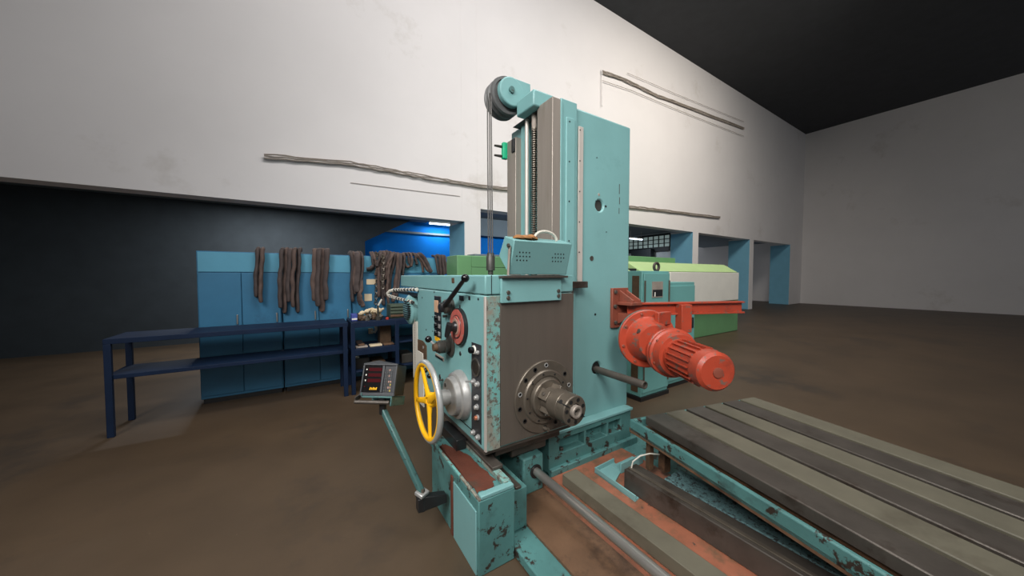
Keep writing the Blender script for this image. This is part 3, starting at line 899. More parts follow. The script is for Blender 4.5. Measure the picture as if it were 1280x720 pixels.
# --- column base
xb0, xb1 = onY(684, 560, 1.90).x, onY(786, 530, 1.90).x
zb0, zfl = 0.085, onY(700, 538, 1.88).z
zb0 = onY(688.5, 592, 1.88).z
base = B().box(xb0, xb1, 1.88, 2.7, zb0, zfl - 0.02).build('column_base', 'teal_dark', mill, bevel=0.006)
pk = [onY(699.5, 548, 1.88), onY(776, 524.5, 1.88), onY(700.5, 566.5, 1.88)]
pz1, pz0 = (pk[0].z + pk[1].z) / 2, pk[2].z
xr = [pk[0].x, onY(730.5, 550, 1.88).x, onY(733, 550, 1.88).x, onY(759, 540, 1.88).x, onY(761, 540, 1.88).x, pk[1].x]
c = B()
for i in (0, 2, 4):
    c.box(xr[i], xr[i + 1], 1.80, 1.955, pz0, pz1)
cut(base, c)
for i in (0, 2, 4):
    bolt((xr[i] + 0.045, 1.915, pz0), (0, 0, 1), 0.020, 0.022, 'steel_oily', base, 'anchor_bolt')
B().box(xb0 + 0.02, xb1 + 0.01, 1.865, 2.72, zfl - 0.022, zfl).build('base_flange', 'teal', mill, bevel=0.004)
ze = onY(688, 594, 1.86).z
B().box(xb0, xb1 + 0.05, 1.845, 1.884, ze - 0.03, ze + 0.035).build('base_ledge', 'teal_dark', mill, bevel=0.005)

# --- bed, pan and guideways
ZP = ze - 0.01
B().box(0.96, 2.62, -0.8, 2.9, 0.0, ZP - 0.012).build('bed', 'teal_dark', mill, bevel=0.008)
B().box(1.40, 2.30, -0.5, 1.852, ZP - 0.014, ZP).build('chip_pan', 'pan_red', mill, bevel=0.002)
B().box(1.105, 1.40, -0.5, 1.86, ZP - 0.014, ZP + 0.004).build('oil_pan', 'rust_pan', mill, bevel=0.002)
# leadscrew and its bearing housing
lx, lz = 1.325, 0.215
B().cyl((lx, 1.86, lz), (lx, -0.5, lz), 0.027, n=24).build('feed_shaft', 'steel', mill)
lh = B().box(lx - 0.10, lx + 0.07, 1.78, 2.10, ZP, lz + 0.105).build('shaft_bearing', 'teal_dark', mill, bevel=0.012)
B().lathe((lx, 1.78, lz), (0, -1, 0), [(0, 0.046), (0.008, 0.046), (0.008, 0)], 26).build('bearing_seal', 'black', lh)
B().box(lx - 0.16, lx + 0.14, 1.84, 2.5, lz + 0.105, 0.47).build('saddle_block', 'steel_oily', mill, bevel=0.01)
B().box(XL + 0.12, XW - 0.02, YF + 0.10, 2.5, 0.40, zbot - 0.022).build('head_saddle', 'steel_oily', mill, bevel=0.01)
# guide rail on the right of the bed
B().box(1.87, 2.0, -0.5, 1.48, ZP, 0.205).build('bed_rail', 'steel_oily', mill, bevel=0.006)
B().box(1.895, 1.92, -0.5, 1.47, 0.205, 0.213).build('rail_edge', 'steel_dark', mill, bevel=0.002)
B().box(2.06, 2.25, -0.5, 1.30, ZP, 0.17).build('bed_rail', 'chips', mill, bevel=0.006)

# --- box base under the operator side with the red oxide top
zt = 0.40
bb = B().box(0.735, 0.955, 1.47, 2.19, 0.0, zt).build('side_base', 'teal_dark', mill, bevel=0.006)
rp_ = [(0.752, 2.08), (0.79, 2.13), (0.84, 2.02), (0.885, 1.86), (0.895, 1.60), (0.86, 1.525), (0.765, 1.535), (0.752, 1.80)]
jag = []
rj = random.Random(5)
for (a_, b2_) in zip(rp_, rp_[1:] + rp_[:1]):
    for k in range(7):
        f = k / 7
        jag.append((a_[0] + (b2_[0] - a_[0]) * f + rj.uniform(-.008, .008), a_[1] + (b2_[1] - a_[1]) * f + rj.uniform(-.012, .012), zt))
B().prism(jag, (0, 0, 0.003)).build('red_top', 'rust_red', bb, label='flaking red oxide paint')
B().box(0.735, 0.75, 1.47, 2.19, zt, zt + 0.012).build('top_edge', 'teal_worn', bb, bevel=0.003)
B().box(0.905, 0.95, 1.50, 2.19, zt, zt + 0.03).build('top_rail', 'teal_worn', bb, bevel=0.004)
B().box(0.75, 0.95, 1.47, 1.51, zt, zt + 0.022).build('end_lip', 'teal', bb, bevel=0.005)
B().box(0.727, 0.737, 1.80, 1.83, 0.0, zt - 0.04).build('corner_batten', 'rust_red', bb, bevel=0.003)
B().box(0.728, 0.737, 1.49, 1.79, 0.0, zt - 0.06).build('cover_plate', 'teal', bb, bevel=0.003)
q0 = onZ(562, 552, 0.43)
B().box(0.83, 0.90, 1.98, 2.30, zt, zt + 0.075).build('stop_block', 'black', mill, bevel=0.004)
B().box(0.90, 0.97, 1.62, 2.3, zt + 0.03, zt + 0.05).build('slide_cover', 'steel_oily', mill, bevel=0.004)
B().box(0.97, 1.10, 1.56, 2.3, ZP, 0.31).build('bed_way', 'teal_dark', mill, bevel=0.006)
B().box(1.02, 1.06, 1.56, 1.9, 0.31, 0.325).build('way_strip', 'steel_oily', mill, bevel=0.003)

# --- swing arm that carries the display
PV = at(527.5, 616, 1.93)
TP = at(478.5, 511, 2.07)
arm = B()
d = (TP - PV).normalized()
M = Matrix.Translation(PV) @ d.to_track_quat('Z', 'Y').to_matrix().to_4x4()
arm.box(-0.017, 0.017, -0.017, 0.017, -0.02, (TP - PV).length, M)
ao = arm.build('swing_arm', 'arm', mill, bevel=0.008)
B().cyl(PV + V((0, 0, -0.10)), PV + V((0, 0, -0.012)), 0.026, n=18).build('arm_pivot', 'black', ao)
B().box(-0.032, 0.032, -0.03, 0.03, -0.012, 0.012, Matrix.Translation(PV) @ Matrix.Rotation(0.5, 4, 'Z') @ Matrix.Rotation(0.2, 4, 'X')).build('pivot_clamp', 'silver', ao, bevel=0.006)
B().lathe(PV + V((0.0, -0.01, 0.008)), (0, 0, 1), [(0, 0.012), (0.016, 0.010), (0.016, 0)], 6).build('pivot_nut', 'steel_dark', ao)
B().prism([PV + V((-0.03, -0.025, -0.1)), PV + V((0.145, -0.025, -0.1)), PV + V((0.145, -0.025, -0.05)), PV + V((0.02, -0.025, -0.02)), PV + V((-0.03, -0.025, -0.02))], (0, 0.05, 0)).build('pivot_bracket', 'black', ao, bevel=0.004)

# =================================================================== DIGITAL READOUT on its tray
nrm2 = V((-0.586, -0.808, 0)).normalized()
rt = V((0.808, -0.586, 0)).normalized()
tilt = math.radians(19)
# tray: x = right, y = into the case, z = up (untilted)
TR = at(471.5, 497.5, 2.06)
MTR = Matrix((( rt.x, -nrm2.x, 0, TR.x), (rt.y, -nrm2.y, 0, TR.y), (0, 0, 1, TR.z), (0, 0, 0, 1)))
MTT = MTR @ Matrix.Rotation(-tilt, 4, 'X')
tr = B()
tr.box(-0.10, 0.105, -0.02, 0.15, 0.0, 0.012, MTT)
tr.box(-0.10, -0.092, -0.02, 0.15, 0.0, 0.03, MTT)
tr.box(0.097, 0.105, -0.03, 0.19, -0.045, 0.012, MTT)
tr.box(-0.10, 0.105, 0.14, 0.148, -0.03, 0.012, MTT)
tr.build('display_tray', 'arm', ao, bevel=0.003)
B().cyl(MTR @ V((-0.125, -0.035, -0.014)), MTR @ V((0.092, -0.035, -0.014)), 0.012, n=12).build('tray_rail', 'steel_oily', ao)
B().prism([MTR @ V((-0.125, -0.04, -0.012)), MTR @ V((-0.118, -0.04, -0.012)), MTR @ V((-0.118, -0.04, 0.015)), MTR @ V((-0.125, -0.04, 0.015))], MTR.to_3x3() @ V((0, 0.06, 0))).build('tray_end', 'steel_oily', ao)
B().cyl(TP - V((0, 0, 0.03)), V((TP.x, TP.y, TR.z)), 0.022, n=14).build('tray_neck', 'black', ao)

DW, DH, DD = 0.218, 0.198, 0.165
dro = thing('digital_readout', MTR @ V((0, 0.06, 0.012)), 'black digital readout box with three dark red display rows on a swing arm tray', 'display')
MD = Matrix.Translation(MTR @ V((0, -0.005, 0.0145))) @ MTR.to_3x3().to_4x4() @ Matrix.Rotation(-tilt, 4, 'X')
x0, x1 = -DW / 2, DW / 2
case = B().box(x0, x1, 0.012, DD, 0.004, DH - 0.004, MD).build('case', 'dro_black', dro, bevel=0.006)
fb_ = B()
t = 0.012
fb_.box(x0 - 0.002, x1 + 0.002, -0.006, 0.014, 0.0, 0.020, MD)
fb_.box(x0 - 0.002, x1 + 0.002, -0.006, 0.014, DH - t, DH, MD)
fb_.box(x0 - 0.002, x0 + 0.008, -0.006, 0.014, 0.02, DH - t, MD)
fb_.box(x1 - 0.010, x1 + 0.002, -0.006, 0.014, 0.02, DH - t, MD)
xm = x0 + 0.124
fb_.box(xm, xm + 0.016, -0.005, 0.014, 0.02, DH - t, MD)
fb_.build('bezel', 'dro_grey', dro, bevel=0.003)
h0_, h1_, h2_, h3_ = (MD @ V(q) for q in ((x0, -0.004, DH), (x1, -0.004, DH), (x1, DD, DH), (x0 + 0.02, DD, DH)))
hk = h3_ + V((0, 0, 0.032))
B().add([h0_, h1_, h2_, hk, h3_], [(0, 1, 3), (1, 2, 3), (0, 3, 4), (2, 4, 3), (0, 4, 2, 1)]).build('lid', 'dro_grey', dro)
B().box(x0 + 0.007, xm + 0.001, 0.004, 0.012, 0.018, DH - t + 0.001, MD).build('display_window', 'screen', dro)
B().box(xm + 0.014, x1 - 0.008, 0.004, 0.012, 0.018, DH - t + 0.001, MD).build('keypad', 'panel_black', dro)
for k in range(3):
    z = DH - 0.048 - k * 0.034
    B().box(x0 + 0.034, xm - 0.004, 0.001, 0.006, z, z + 0.021, MD).build('display_row', 'red_glow', dro)
    B().box(x0 + 0.018, x0 + 0.024, 0.001, 0.006, z + 0.006, z + 0.015, MD).build('axis_mark', 'white', dro)
B().box(x0 + 0.018, x0 + 0.026, 0.001, 0.006, 0.052, 0.060, MD).build('axis_mark', 'red_glow', dro)
for k in range(5):
    xx = x0 + 0.056 + k * 0.010
    MS = MD @ Matrix.Translation((xx, 0, 0.036)) @ Matrix.Shear('XZ', 4, (0.0, 0.0)) @ Matrix.Rotation(0.25, 4, 'Y')
    B().box(-0.003, 0.003, 0.002, 0.006, 0, 0.016 - 0.003 * (k % 2), MS).build('maker_mark', 'yellow', dro)
keymat = ['dro_grey', 'dro_grey', 'gunmetal', 'dro_grey', 'tan', 'gunmetal']
for r in range(8):
    for q in range(4):
        z = DH - 0.04 - r * 0.0178
        xx = xm + 0.023 + q * 0.0128
        m = keymat[(r * 3 + q * 2) % 6]
        if r == 4 and q == 3 or r > 4 and q == 3:
            m = 'brass_key' if r % 2 else 'tan'
        B().box(xx - 0.0042, xx + 0.0042, 0.0005, 0.006, z - 0.006, z + 0.006, MD).build('key', m, dro)

# =================================================================== ORANGE-RED GEARED MOTOR
GT = 2.6
GC = at(809, 423.5, GT)
ga = V((-0.50, -0.866, 0)).normalized()
gb = V((0.866, -0.50, 0)).normalized()
gm = thing('geared_motor', (GC.x, GC.y, GC.z), 'orange-red geared motor with bolted flanges hung beside the teal column', 'motor')
B().lathe(GC - ga * 0.035, ga, [(0, 0.228), (0.02, 0.230), (0.022, 0.0)], 64).build('gasket', 'teal_dark', gm)
gf = B().lathe(GC - ga * 0.015, ga, [(0, 0.228), (0.02, 0.228), (0.026, 0.222), (0.026, 0.178), (0.032, 0.172), (0.07, 0.160), (0.09, 0.150), (0.15, 0.125), (0.15, 0.0)], 64).build('gear_flange', 'orange', gm)
up = V((0, 0, 1))
for i in range(8):
    a = 2 * PI * i / 8 + 0.26
    bolt(GC + ga * 0.011 + (gb * math.cos(a) + up * math.sin(a)) * 0.202, ga, 0.012, 0.010, 'orange_rust', gf, 'flange_bolt')
G2 = at(836, 439, 2.47)
g2 = B().lathe(G2, ga, [(-0.06, 0.150), (0, 0.172), (0.01, 0.180), (0.03, 0.180), (0.036, 0.170), (0.044, 0.170), (0.05, 0.180), (0.07, 0.180), (0.08, 0.165), (0.15, 0.150), (0.155, 0.0)], 52).build('gear_housing', 'orange', gm)
for i in range(6):
    a = 2 * PI * i / 6 + 0.4
    bolt(G2 + ga * 0.08 + (gb * math.cos(a) + up * math.sin(a)) * 0.160, ga, 0.012, 0.014, 'orange_rust', g2, 'housing_bolt')
nt_ = GC + ga * 0.10 - gb * 0.03 + up * 0.035
B().cyl(nt_ - gb * 0.0 + ga * 0.0, nt_ - gb * 0.09 + up * 0.045, 0.024, 0.020, n=6).build('drain_plug', 'steel_oily', gf)
B().box(-0.02, 0.14, -0.01, 0.03, 0, 0.10, Matrix.Translation(GC + ga * 0.07 + gb * 0.06 + up * 0.115)).build('lifting_lug', 'orange', gm, bevel=0.005)
G3 = G2 + ga * 0.15
mot = B()
mot.lathe(G3, ga, [(0, 0.125), (0.03, 0.125), (0.03, 0.11), (0.30, 0.11), (0.30, 0.120), (0.38, 0.118), (0.40, 0.10), (0.40, 0)], 40)
mo_ = mot.build('motor_barrel', 'orange', gm)
for i in range(20):
    a = 2 * PI * i / 20
    r_ = gb * math.cos(a) + up * math.sin(a)
    tdir = ga.cross(r_)
    o_ = G3 + ga * 0.04 + r_ * 0.108
    B().prism([o_ - tdir * 0.004, o_ + tdir * 0.004, o_ + tdir * 0.003 + r_ * 0.02, o_ - tdir * 0.003 + r_ * 0.02], ga * 0.25).build('cooling_fin', 'orange', mo_)
bolt(G3 + ga * 0.40, ga, 0.03, 0.01, 'orange_rust', mo_, 'fan_cap', 20)
# wall plate, ribs and beam
w0, w1 = onY(765.5, 362, YC - 0.025), onY(787, 408, YC - 0.025)
px1 = onY(785, 380, YC - 0.025).x
pw = B().box(w0.x, px1, YC - 0.028, YC - 0.001, onY(775, 409, YC - 0.028).z, onY(775, 360, YC - 0.028).z).build('mount_plate', 'orange_rust', gm, bevel=0.004)
zt_, zb_ = onY(775, 360, YC - 0.028).z, onY(775, 409, YC - 0.028).z
for (px, py) in ((769, 365), (768.5, 383), (769, 403)):
    q = onY(px, py, YC - 0.028)
    bolt((q.x, YC - 0.028, q.z), (0, -1, 0), 0.018, 0.016, 'steel_oily', pw, 'mount_bolt')
xm_ = (w0.x + px1) / 2
for dx in (0.0, 0.09):
    xx = xm_ - 0.02 + dx
    B().prism([(xx, YC - 0.03, zt_ - 0.02), (xx, YC - 0.17, zt_ - 0.10), (xx, YC - 0.17, zt_ - 0.125), (xx, YC - 0.03, zt_ - 0.125)], (0.018, 0, 0)).build('gusset', 'orange_rust', pw, bevel=0.002)
B().box(xm_ - 0.05, px1 + 0.03, YC - 0.18, YC - 0.028, zt_ - 0.145, zt_ - 0.120).build('mount_shelf', 'orange_rust', pw, bevel=0.003)
B().prism([(xm_ - 0.04, YC - 0.03, zb_ + 0.03), (xm_ - 0.04, YC - 0.15, zb_ + 0.10), (xm_ - 0.04, YC - 0.15, zb_ + 0.13), (xm_ - 0.04, YC - 0.03, zb_ + 0.13)], (0.12, 0, 0)).build('gusset', 'orange_rust', pw, bevel=0.002)
# beam: I section running past the flange
bdir = V((0.93, -0.37, 0)).normalized()
bo = V((xm_ - 0.0, YC - 0.10, 0))
ztb = at(784, 378.3, 2.86).z
zbb = at(784, 394, 2.86).z
MBm = Matrix(((bdir.x, -bdir.y, 0, bo.x), (bdir.y, bdir.x, 0, bo.y), (0, 0, 1, 0), (0, 0, 0, 1)))
bm = B()
bm.box(0.0, 1.15, -0.04, 0.04, ztb - 0.014, ztb, MBm)
bm.box(0.0, 1.15, -0.006, 0.006, zbb, ztb, MBm)
bm.box(0.0, 1.15, -0.04, 0.04, zbb, zbb + 0.014, MBm)
bmo = bm.build('support_beam', 'orange', gm, bevel=0.002)
B().box(0.46, 0.56, -0.09, -0.006, zbb - 0.15, ztb - 0.016, MBm).build('hanger_plate', 'orange', gm, bevel=0.004)

# =================================================================== LOOSE BLOCKS AND TABLE ON THE BED
B().box(1.53, 1.66, -0.4, 1.738, ZP + 0.001, ZP + 0.078).build('parallel_block', 'concrete', cat='block', label='long dark grey steel block lying on the bed beside the bright feed shaft', bevel=0.004)
tp = thing('drip_tray', (1.94, 1.55, ZP), 'pale teal low tray with raised rim lying on the salmon pan', 'tray')
zr = ZP + 0.042
ta, tb2, tc_ = onZ(744.5, 585, zr), onZ(794, 620, zr), onZ(768, 573, zr)
tfl = [V((v.x, v.y, ZP + 0.001)) for v in (ta, tc_, V((2.02, 1.62, 0)), V((1.86, 1.55, 0)), V((1.86, 1.35, 0)), tb2)]
B().prism(tfl, (0, 0, 0.010)).build('tray_floor', 'teal', tp)
for (P, Q) in ((ta, tb2), (ta, tc_)):
    d_ = (Q - P).normalized()
    n_ = V((-d_.y, d_.x, 0)) * 0.010
    B().prism([V((P.x, P.y, ZP + 0.001)), V((Q.x, Q.y, ZP + 0.001)), V((Q.x, Q.y, zr)), V((P.x, P.y, zr))], n_).build('tray_rim', 'teal', tp, bevel=0.002)
an = thing('angle_bracket', (2.10, 1.72, ZP), 'small blue teal angle bracket standing between the tray and the column base', 'bracket')
B().box(1.99, 2.25, 1.60, 1.612, ZP + 0.001, ZP + 0.075).build('upright_leg', 'teal', an, bevel=0.002)
B().box(1.99, 2.25, 1.612, 1.70, ZP + 0.001, ZP + 0.012).build('flat_leg', 'teal', an, bevel=0.002)
ac = [at(789, 586, 2.3), at(791, 577, 2.3), at(800, 570, 2.32), at(812, 567, 2.34), at(824, 568, 2.36)]
B().tube(ac, 0.005, 6).build('coolant_hose', 'beige', cat='hose', label='thin pale hose curving under the machine table')

# T-slotted table in its trough
table = thing('work_table', (2.7, 1.0, 0.17), 'T-slotted machine table in a worn teal trough beside the column base', 'table')
ang = math.radians(-13)
TC = onZ(787, 523.5, 0.45)
MB_ = Matrix.Translation((TC.x, TC.y, 0)) @ Matrix.Rotation(ang, 4, 'Z')
W_, L_ = 1.35, 1.7
tf = B()
tf.box(0.0, W_, -L_, 0.0, 0.352, 0.385, MB_)
to = tf.build('trough_floor', 'rust_pan', table)
th = 0.028
rim = B()
rim.box(0, th, -L_, 0, 0.36, 0.45, MB_)
rim.build('trough_wall', 'teal_dark', table, bevel=0.008)
B().box(th, W_, -th, 0, 0.36, 0.45, MB_).build('trough_wall', 'teal_dark', table, bevel=0.008)
B().box(0.12, W_ - 0.1, -L_ + 0.1, -0.12, 0.385, 0.43, MB_).build('table_body', 'rust_pan', table, bevel=0.006)
ns = 5
for i in range(6):
    xx = 0.12 + i * 0.20
    B().box(xx - 0.04, xx + 0.13, -L_ + 0.1, -0.08, 0.43, 0.495, MB_).build('table_bar', 'concrete' if i % 2 else 'steel_oily', table, bevel=0.006)
B().box(0.35, W_ - 0.1, -L_ + 0.2, -0.2, 0.214, 0.351, MB_).build('table_saddle', 'steel_oily', table, bevel=0.01)
B().box(0.05, 0.09, -0.16, -0.12, 0.12, 0.358, MB_).build('support_post', 'brown', table, bevel=0.004)
B().box(0.13, 0.19, -0.22, -0.16, 0.12, 0.358, MB_).build('support_post', 'rust_pan', table, bevel=0.004)

# =================================================================== RIGHT BACKGROUND
# teal electrical cabinet
e0, e1 = at(804.5, 345, 4.0), at(838, 345, 4.0)
YE = e0.y
XE0, XE1 = e0.x, onY(838, 345, YE).x
ztE = onY(805, 338.5, YE).z
ec = thing('electrical_cabinet', (XE0 + 0.3, YE + 0.25, 0), 'teal electrical cabinet with lifting eye and isolator label behind the orange motor', 'cabinet')
B().box(XE0, XE1, YE + 0.02, YE + 0.55, 0.05, ztE).build('body', 'teal_cab', ec, bevel=0.006)
dr = B().box(XE0 + 0.015, XE1 - 0.015, YE, YE + 0.02, 0.10, ztE - 0.03).build('door', 'teal_cab', ec, bevel=0.004)
for xx in (XE0 + 0.02, XE1 - 0.035):
    B().cyl((xx, YE - 0.01, 0.2), (xx, YE - 0.01, ztE - 0.12), 0.010, n=10).build('hinge_rod', 'steel_dark', dr)
a, b_ = onY(815, 352, YE), onY(828, 371.5, YE)
lp = B().box(a.x, b_.x, YE - 0.006, YE + 0.001, b_.z, a.z).build('label_plate', 'cable', dr, bevel=0.001)
B().box(a.x + 0.01, b_.x - 0.01, YE - 0.008, YE - 0.005, b_.z + 0.015, b_.z + 0.10).build('isolator_switch', 'black', dr)
B().box(a.x + 0.04, a.x + 0.06, YE - 0.012, YE - 0.007, b_.z + 0.015, b_.z + 0.07).build('isolator_handle', 'white', dr)
le = onY(820.5, 337, YE + 0.1)
B().torus((le.x, YE + 0.1, ztE + 0.055), (0, 1, 0), 0.05, 0.018, 28, 8).build('lifting_eye', 'steel_oily', ec)
B().box(XE0 - 0.02, XE1 + 0.01, YE + 0.0, YE + 0.56, 0.0, 0.05).build('plinth', 'black', ec)
B().box(XE0 - 0.004, XE0 + 0.004, YE + 0.06, YE + 0.16, 0.1, ztE - 0.06).build('side_gap', 'brown', ec)
# second cabinet further right
e = thing('electrical_cabinet', (XE1 + 0.45, YE + 0.3, 0), 'second teal cabinet without label standing right of the cabinet with the lifting eye', 'cabinet')
B().box(XE1 + 0.12, XE1 + 0.8, YE + 0.12, YE + 0.6, 0.05, ztE - 0.15).build('body', 'teal_cab', e, bevel=0.006)
d2 = B().box(XE1 + 0.14, XE1 + 0.78, YE + 0.10, YE + 0.12, 0.10, ztE - 0.2).build('door', 'teal_cab', e, bevel=0.004)
B().box(XE1 + 0.70, XE1 + 0.73, YE + 0.08, YE + 0.10, 0.8, 0.95).build('handle', 'black', d2, bevel=0.003)
B().box(XE1 + 0.12, XE1 + 0.8, YE + 0.12, YE + 0.6, 0.0, 0.05).build('plinth', 'black', e)

# pale green machine with sloping hood
YG = 4.3
g0, g1 = onY(783, 340, YG), onY(842, 340, YG)
gmch = thing('lathe', (6.4, 5.2, 0), 'pale green machine tool with sloping hood behind the teal cabinet', 'machine')
zA = onY(800, 339, YG).z
zB = onY(800, 327, YG).z
zC = onY(800, 321.5, YG + 0.5).z
B().box(g0.x - 1.0, g0.x + 5.0, YG + 0.12, YG + 1.6, 0.0, zA).build('machine_base', 'green', gmch, bevel=0.02)
hx = onY(801, 333, YG).x
B().prism([(hx, YG, zA), (hx, YG + 0.35, zB + 0.02), (hx, YG + 1.5, zB + 0.02), (hx, YG + 1.5, zA)], (4.2, 0, 0)).build('sloping_hood', 'lime', gmch, bevel=0.015)
B().box(g0.x - 1.0, g0.x + 3.0, YG + 0.8, YG + 1.7, zA + 0.01, zC + 0.05).build('rear_cover', 'green', gmch, bevel=0.02)
tx0, tx1 = onY(784, 340, YG).x, onY(796, 340, YG).x
B().prism([(tx0 - 0.8, YG, zA), (tx0 - 0.8, YG + 0.35, zB), (tx0 - 0.8, YG + 0.8, zB), (tx0 - 0.8, YG + 0.8, zA)], (tx1 - tx0 + 0.62, 0, 0)).build('left_hood', 'lime', gmch, bevel=0.015)
B().box(tx1 - 0.16, hx - 0.002, YG + 0.10, YG + 0.7, zA, zB - 0.14).build('hood_slot', 'frame_dark', gmch)
B().box(hx + 1.0, hx + 4.2, YG - 0.03, YG + 0.12, 0.9, zA - 0.01).build('door_panel', 'white', gmch, bevel=0.01)
B().box(hx + 0.2, hx + 0.95, YG - 0.02, YG + 0.12, 0.9, zA - 0.02).build('door_panel', 'lime', gmch, bevel=0.01)

# =================================================================== LEFT BACKGROUND
# green machine behind the headstock
gx, gy = 1.90, 4.5
zg = onY(590, 319.5, gy).z
gg = thing('machine_cabinet', (2.6, 4.7, 0), 'green sheet metal machine cabinet standing behind the headstock', 'cabinet')
gw = onY(571.5, 330, gy).x
B().box(gw, 3.55, gy, gy + 0.42, 0, zg).build('cabinet_body', 'green', gg, bevel=0.008)
s1 = onY(588.5, 330, gy).x
zl = onY(600, 334, gy).z
B().box(gw + 0.01, s1, gy - 0.010, gy + 0.001, 0.3, zg - 0.01).build('side_panel', 'green', gg, bevel=0.003)
B().box(s1 + 0.008, 3.54, gy - 0.010, gy + 0.001, zl, zg - 0.01).build('upper_panel', 'green', gg, bevel=0.003)
B().box(s1 + 0.008, 3.54, gy - 0.010, gy + 0.001, 0.3, zl - 0.008).build('lower_panel', 'green', gg, bevel=0.003)
B().box(s1 + 0.08, 3.5, gy + 0.03, gy + 0.3, zg, zg + 0.03).build('top_strip', 'soffit', gg, bevel=0.004)

# blue steel cabinets that the slings hang over
YCAB = 5.3
zc = onY(500, 321, YCAB).z
def cabinet(x0, x1, label, m='cab_blue', bands=()):
    t = thing('steel_cabinet', ((x0 + x1) / 2, YCAB + 0.25, 0), label, 'cabinet')
    B().box(x0, x1, YCAB, YCAB + 0.5, 0.06, zc).build('cabinet_body', m, t, bevel=0.006)
    B().box(x0 + 0.02, x1 - 0.02, YCAB + 0.02, YCAB + 0.5, 0, 0.06).build('plinth', 'black', t)
    mid = (x0 + x1) / 2
    for (a_, c_) in ((x0 + 0.012, mid - 0.004), (mid + 0.004, x1 - 0.012)):
        dd = B().box(a_, c_, YCAB - 0.018, YCAB, 0.10, zc - 0.26).build('door', m, t, bevel=0.003)
        B().box(c_ - 0.05, c_ - 0.035, YCAB - 0.035, YCAB - 0.018, 0.95, 1.07).build('handle', 'steel', dd, bevel=0.003)
    B().box(x0 + 0.012, x1 - 0.012, YCAB - 0.012, YCAB, zc - 0.25, zc - 0.012).build('top_panel', 'cab_pale', t, bevel=0.003)
    return t


xm0 = onY(470, 350, YCAB).x
c1 = cabinet(onY(440, 350, YCAB).x, 1.24, 'blue steel cabinet with two cream labels behind the dark blue bench')
c2 = cabinet(1.25, 2.02, 'blue steel cabinet beside the green machine cabinet, brown slings over its top')
c3 = cabinet(-0.22, onY(440, 350, YCAB).x - 0.01, 'blue steel cabinet left of the one with cream labels')
c4 = cabinet(-1.05, -0.23, 'leftmost blue steel cabinet in the row against the dark bay')
for (a, b_, cc, dd) in ((458, 349, 470, 355.5), (455.5, 367.5, 465, 376)):
    p, q = onY(a, b_, YCAB - 0.022), onY(cc, dd, YCAB - 0.022)
    B().box(p.x, q.x, YCAB - 0.024, YCAB - 0.017, q.z, p.z).build('paper_label', 'cream', c1, bevel=0.001, label='cream paper label')

# slings hanging over the cabinets
ORD = ['first', 'second', 'third', 'fourth', 'fifth', 'sixth', 'seventh', 'eighth', 'ninth', 'tenth', 'eleventh', 'twelfth', 'thirteenth', 'fourteenth']


def sling(pix, r, m, label, group, depth=0.07, flat=0.6):
    r *= 1.25
    pts = []
    y = YCAB - depth
    p0 = onY(pix[0][0], pix[0][1], y)
    pts.append(V((p0.x + random.uniform(-.03, .03), YCAB + 0.16, zc - 0.0 + r)))
    pts.append(V((p0.x, YCAB + 0.04, max(p0.z, zc + r * 0.6) + 0.01)))
    n = len(pix)
    for i in range(n - 1):
        for k in range(4):
            f = k / 4
            px = pix[i][0] + (pix[i + 1][0] - pix[i][0]) * f
            py = pix[i][1] + (pix[i + 1][1] - pix[i][1]) * f
            q = onY(px, py, y)
            q.x += random.uniform(-1, 1) * r * 0.18
            q.y += random.uniform(-1, 1) * r * 0.15
            pts.append(q)
    pts.append(onY(pix[-1][0], pix[-1][1], y))
    rr = [r * (0.85 + 0.25 * random.random()) for _ in pts]
    o = B().tube(pts, rr, 9, flat=flat, flat_dir=(0, 1, 0)).build('lifting_sling', m, cat='sling', label=label, group=group)
    s = o.modifiers.new('smooth', 'SUBSURF')
    s.levels = 1
    s.render_levels = 1
    return o


LA = '%s brown lifting sling from the left in the bunch left of the cream labels'
for i, pix in enumerate(([(440, 318), (440.5, 335), (439.5, 355), (441, 378)], [(443, 317), (444, 335), (442, 352), (444, 368)], [(446, 317), (448, 338), (445, 352), (446, 366)], [(449, 320), (448.5, 336), (446, 352), (445, 365)], [(453, 321), (453, 340), (449.5, 353), (448, 372), (451, 382)], [(452, 361), (449, 368), (452, 378), (454, 384)])):
    sling(pix, 0.034, 'sling' if i % 2 else 'sling_dark', LA % ORD[i], 'slings hanging left of the cream labels', 0.06 + 0.035 * (i % 3))
LB = '%s brown lifting sling from the left in the thick bunch behind the drag hose'
for i, pix in enumerate(([(466, 320), (467, 332), (464, 336), (458, 336.5)], [(468, 322), (471, 330), (474, 338), (473, 352), (474, 372)], [(477, 316), (473, 326), (471, 334)], [(481, 315), (477, 325), (475, 336), (474, 350)], [(486, 316), (482, 326), (480, 338), (479, 356), (482, 372)], [(490, 317), (487, 330), (485, 345), (484, 362), (486, 380)], [(494, 318), (492, 330), (488, 345), (487, 365)], [(498, 319), (497, 335), (495, 350), (492, 366), (491, 378)], [(501, 320), (500, 336), (498, 352), (495, 372)], [(484, 318), (478, 327), (473, 334), (470, 345)], [(488, 318), (484, 328), (478, 337), (476, 352)], [(492, 318), (486, 327), (483, 334), (482, 350)], [(476, 336), (475, 350), (477, 366), (480, 382)])):
    sling(pix, 0.036, 'sling' if i % 2 else 'sling_dark', LB % ORD[i], 'slings hanging behind the drag hose', 0.06 + 0.035 * (i % 3))
LC = '%s grey brown sling of those draped loosely right of the thick bunch'
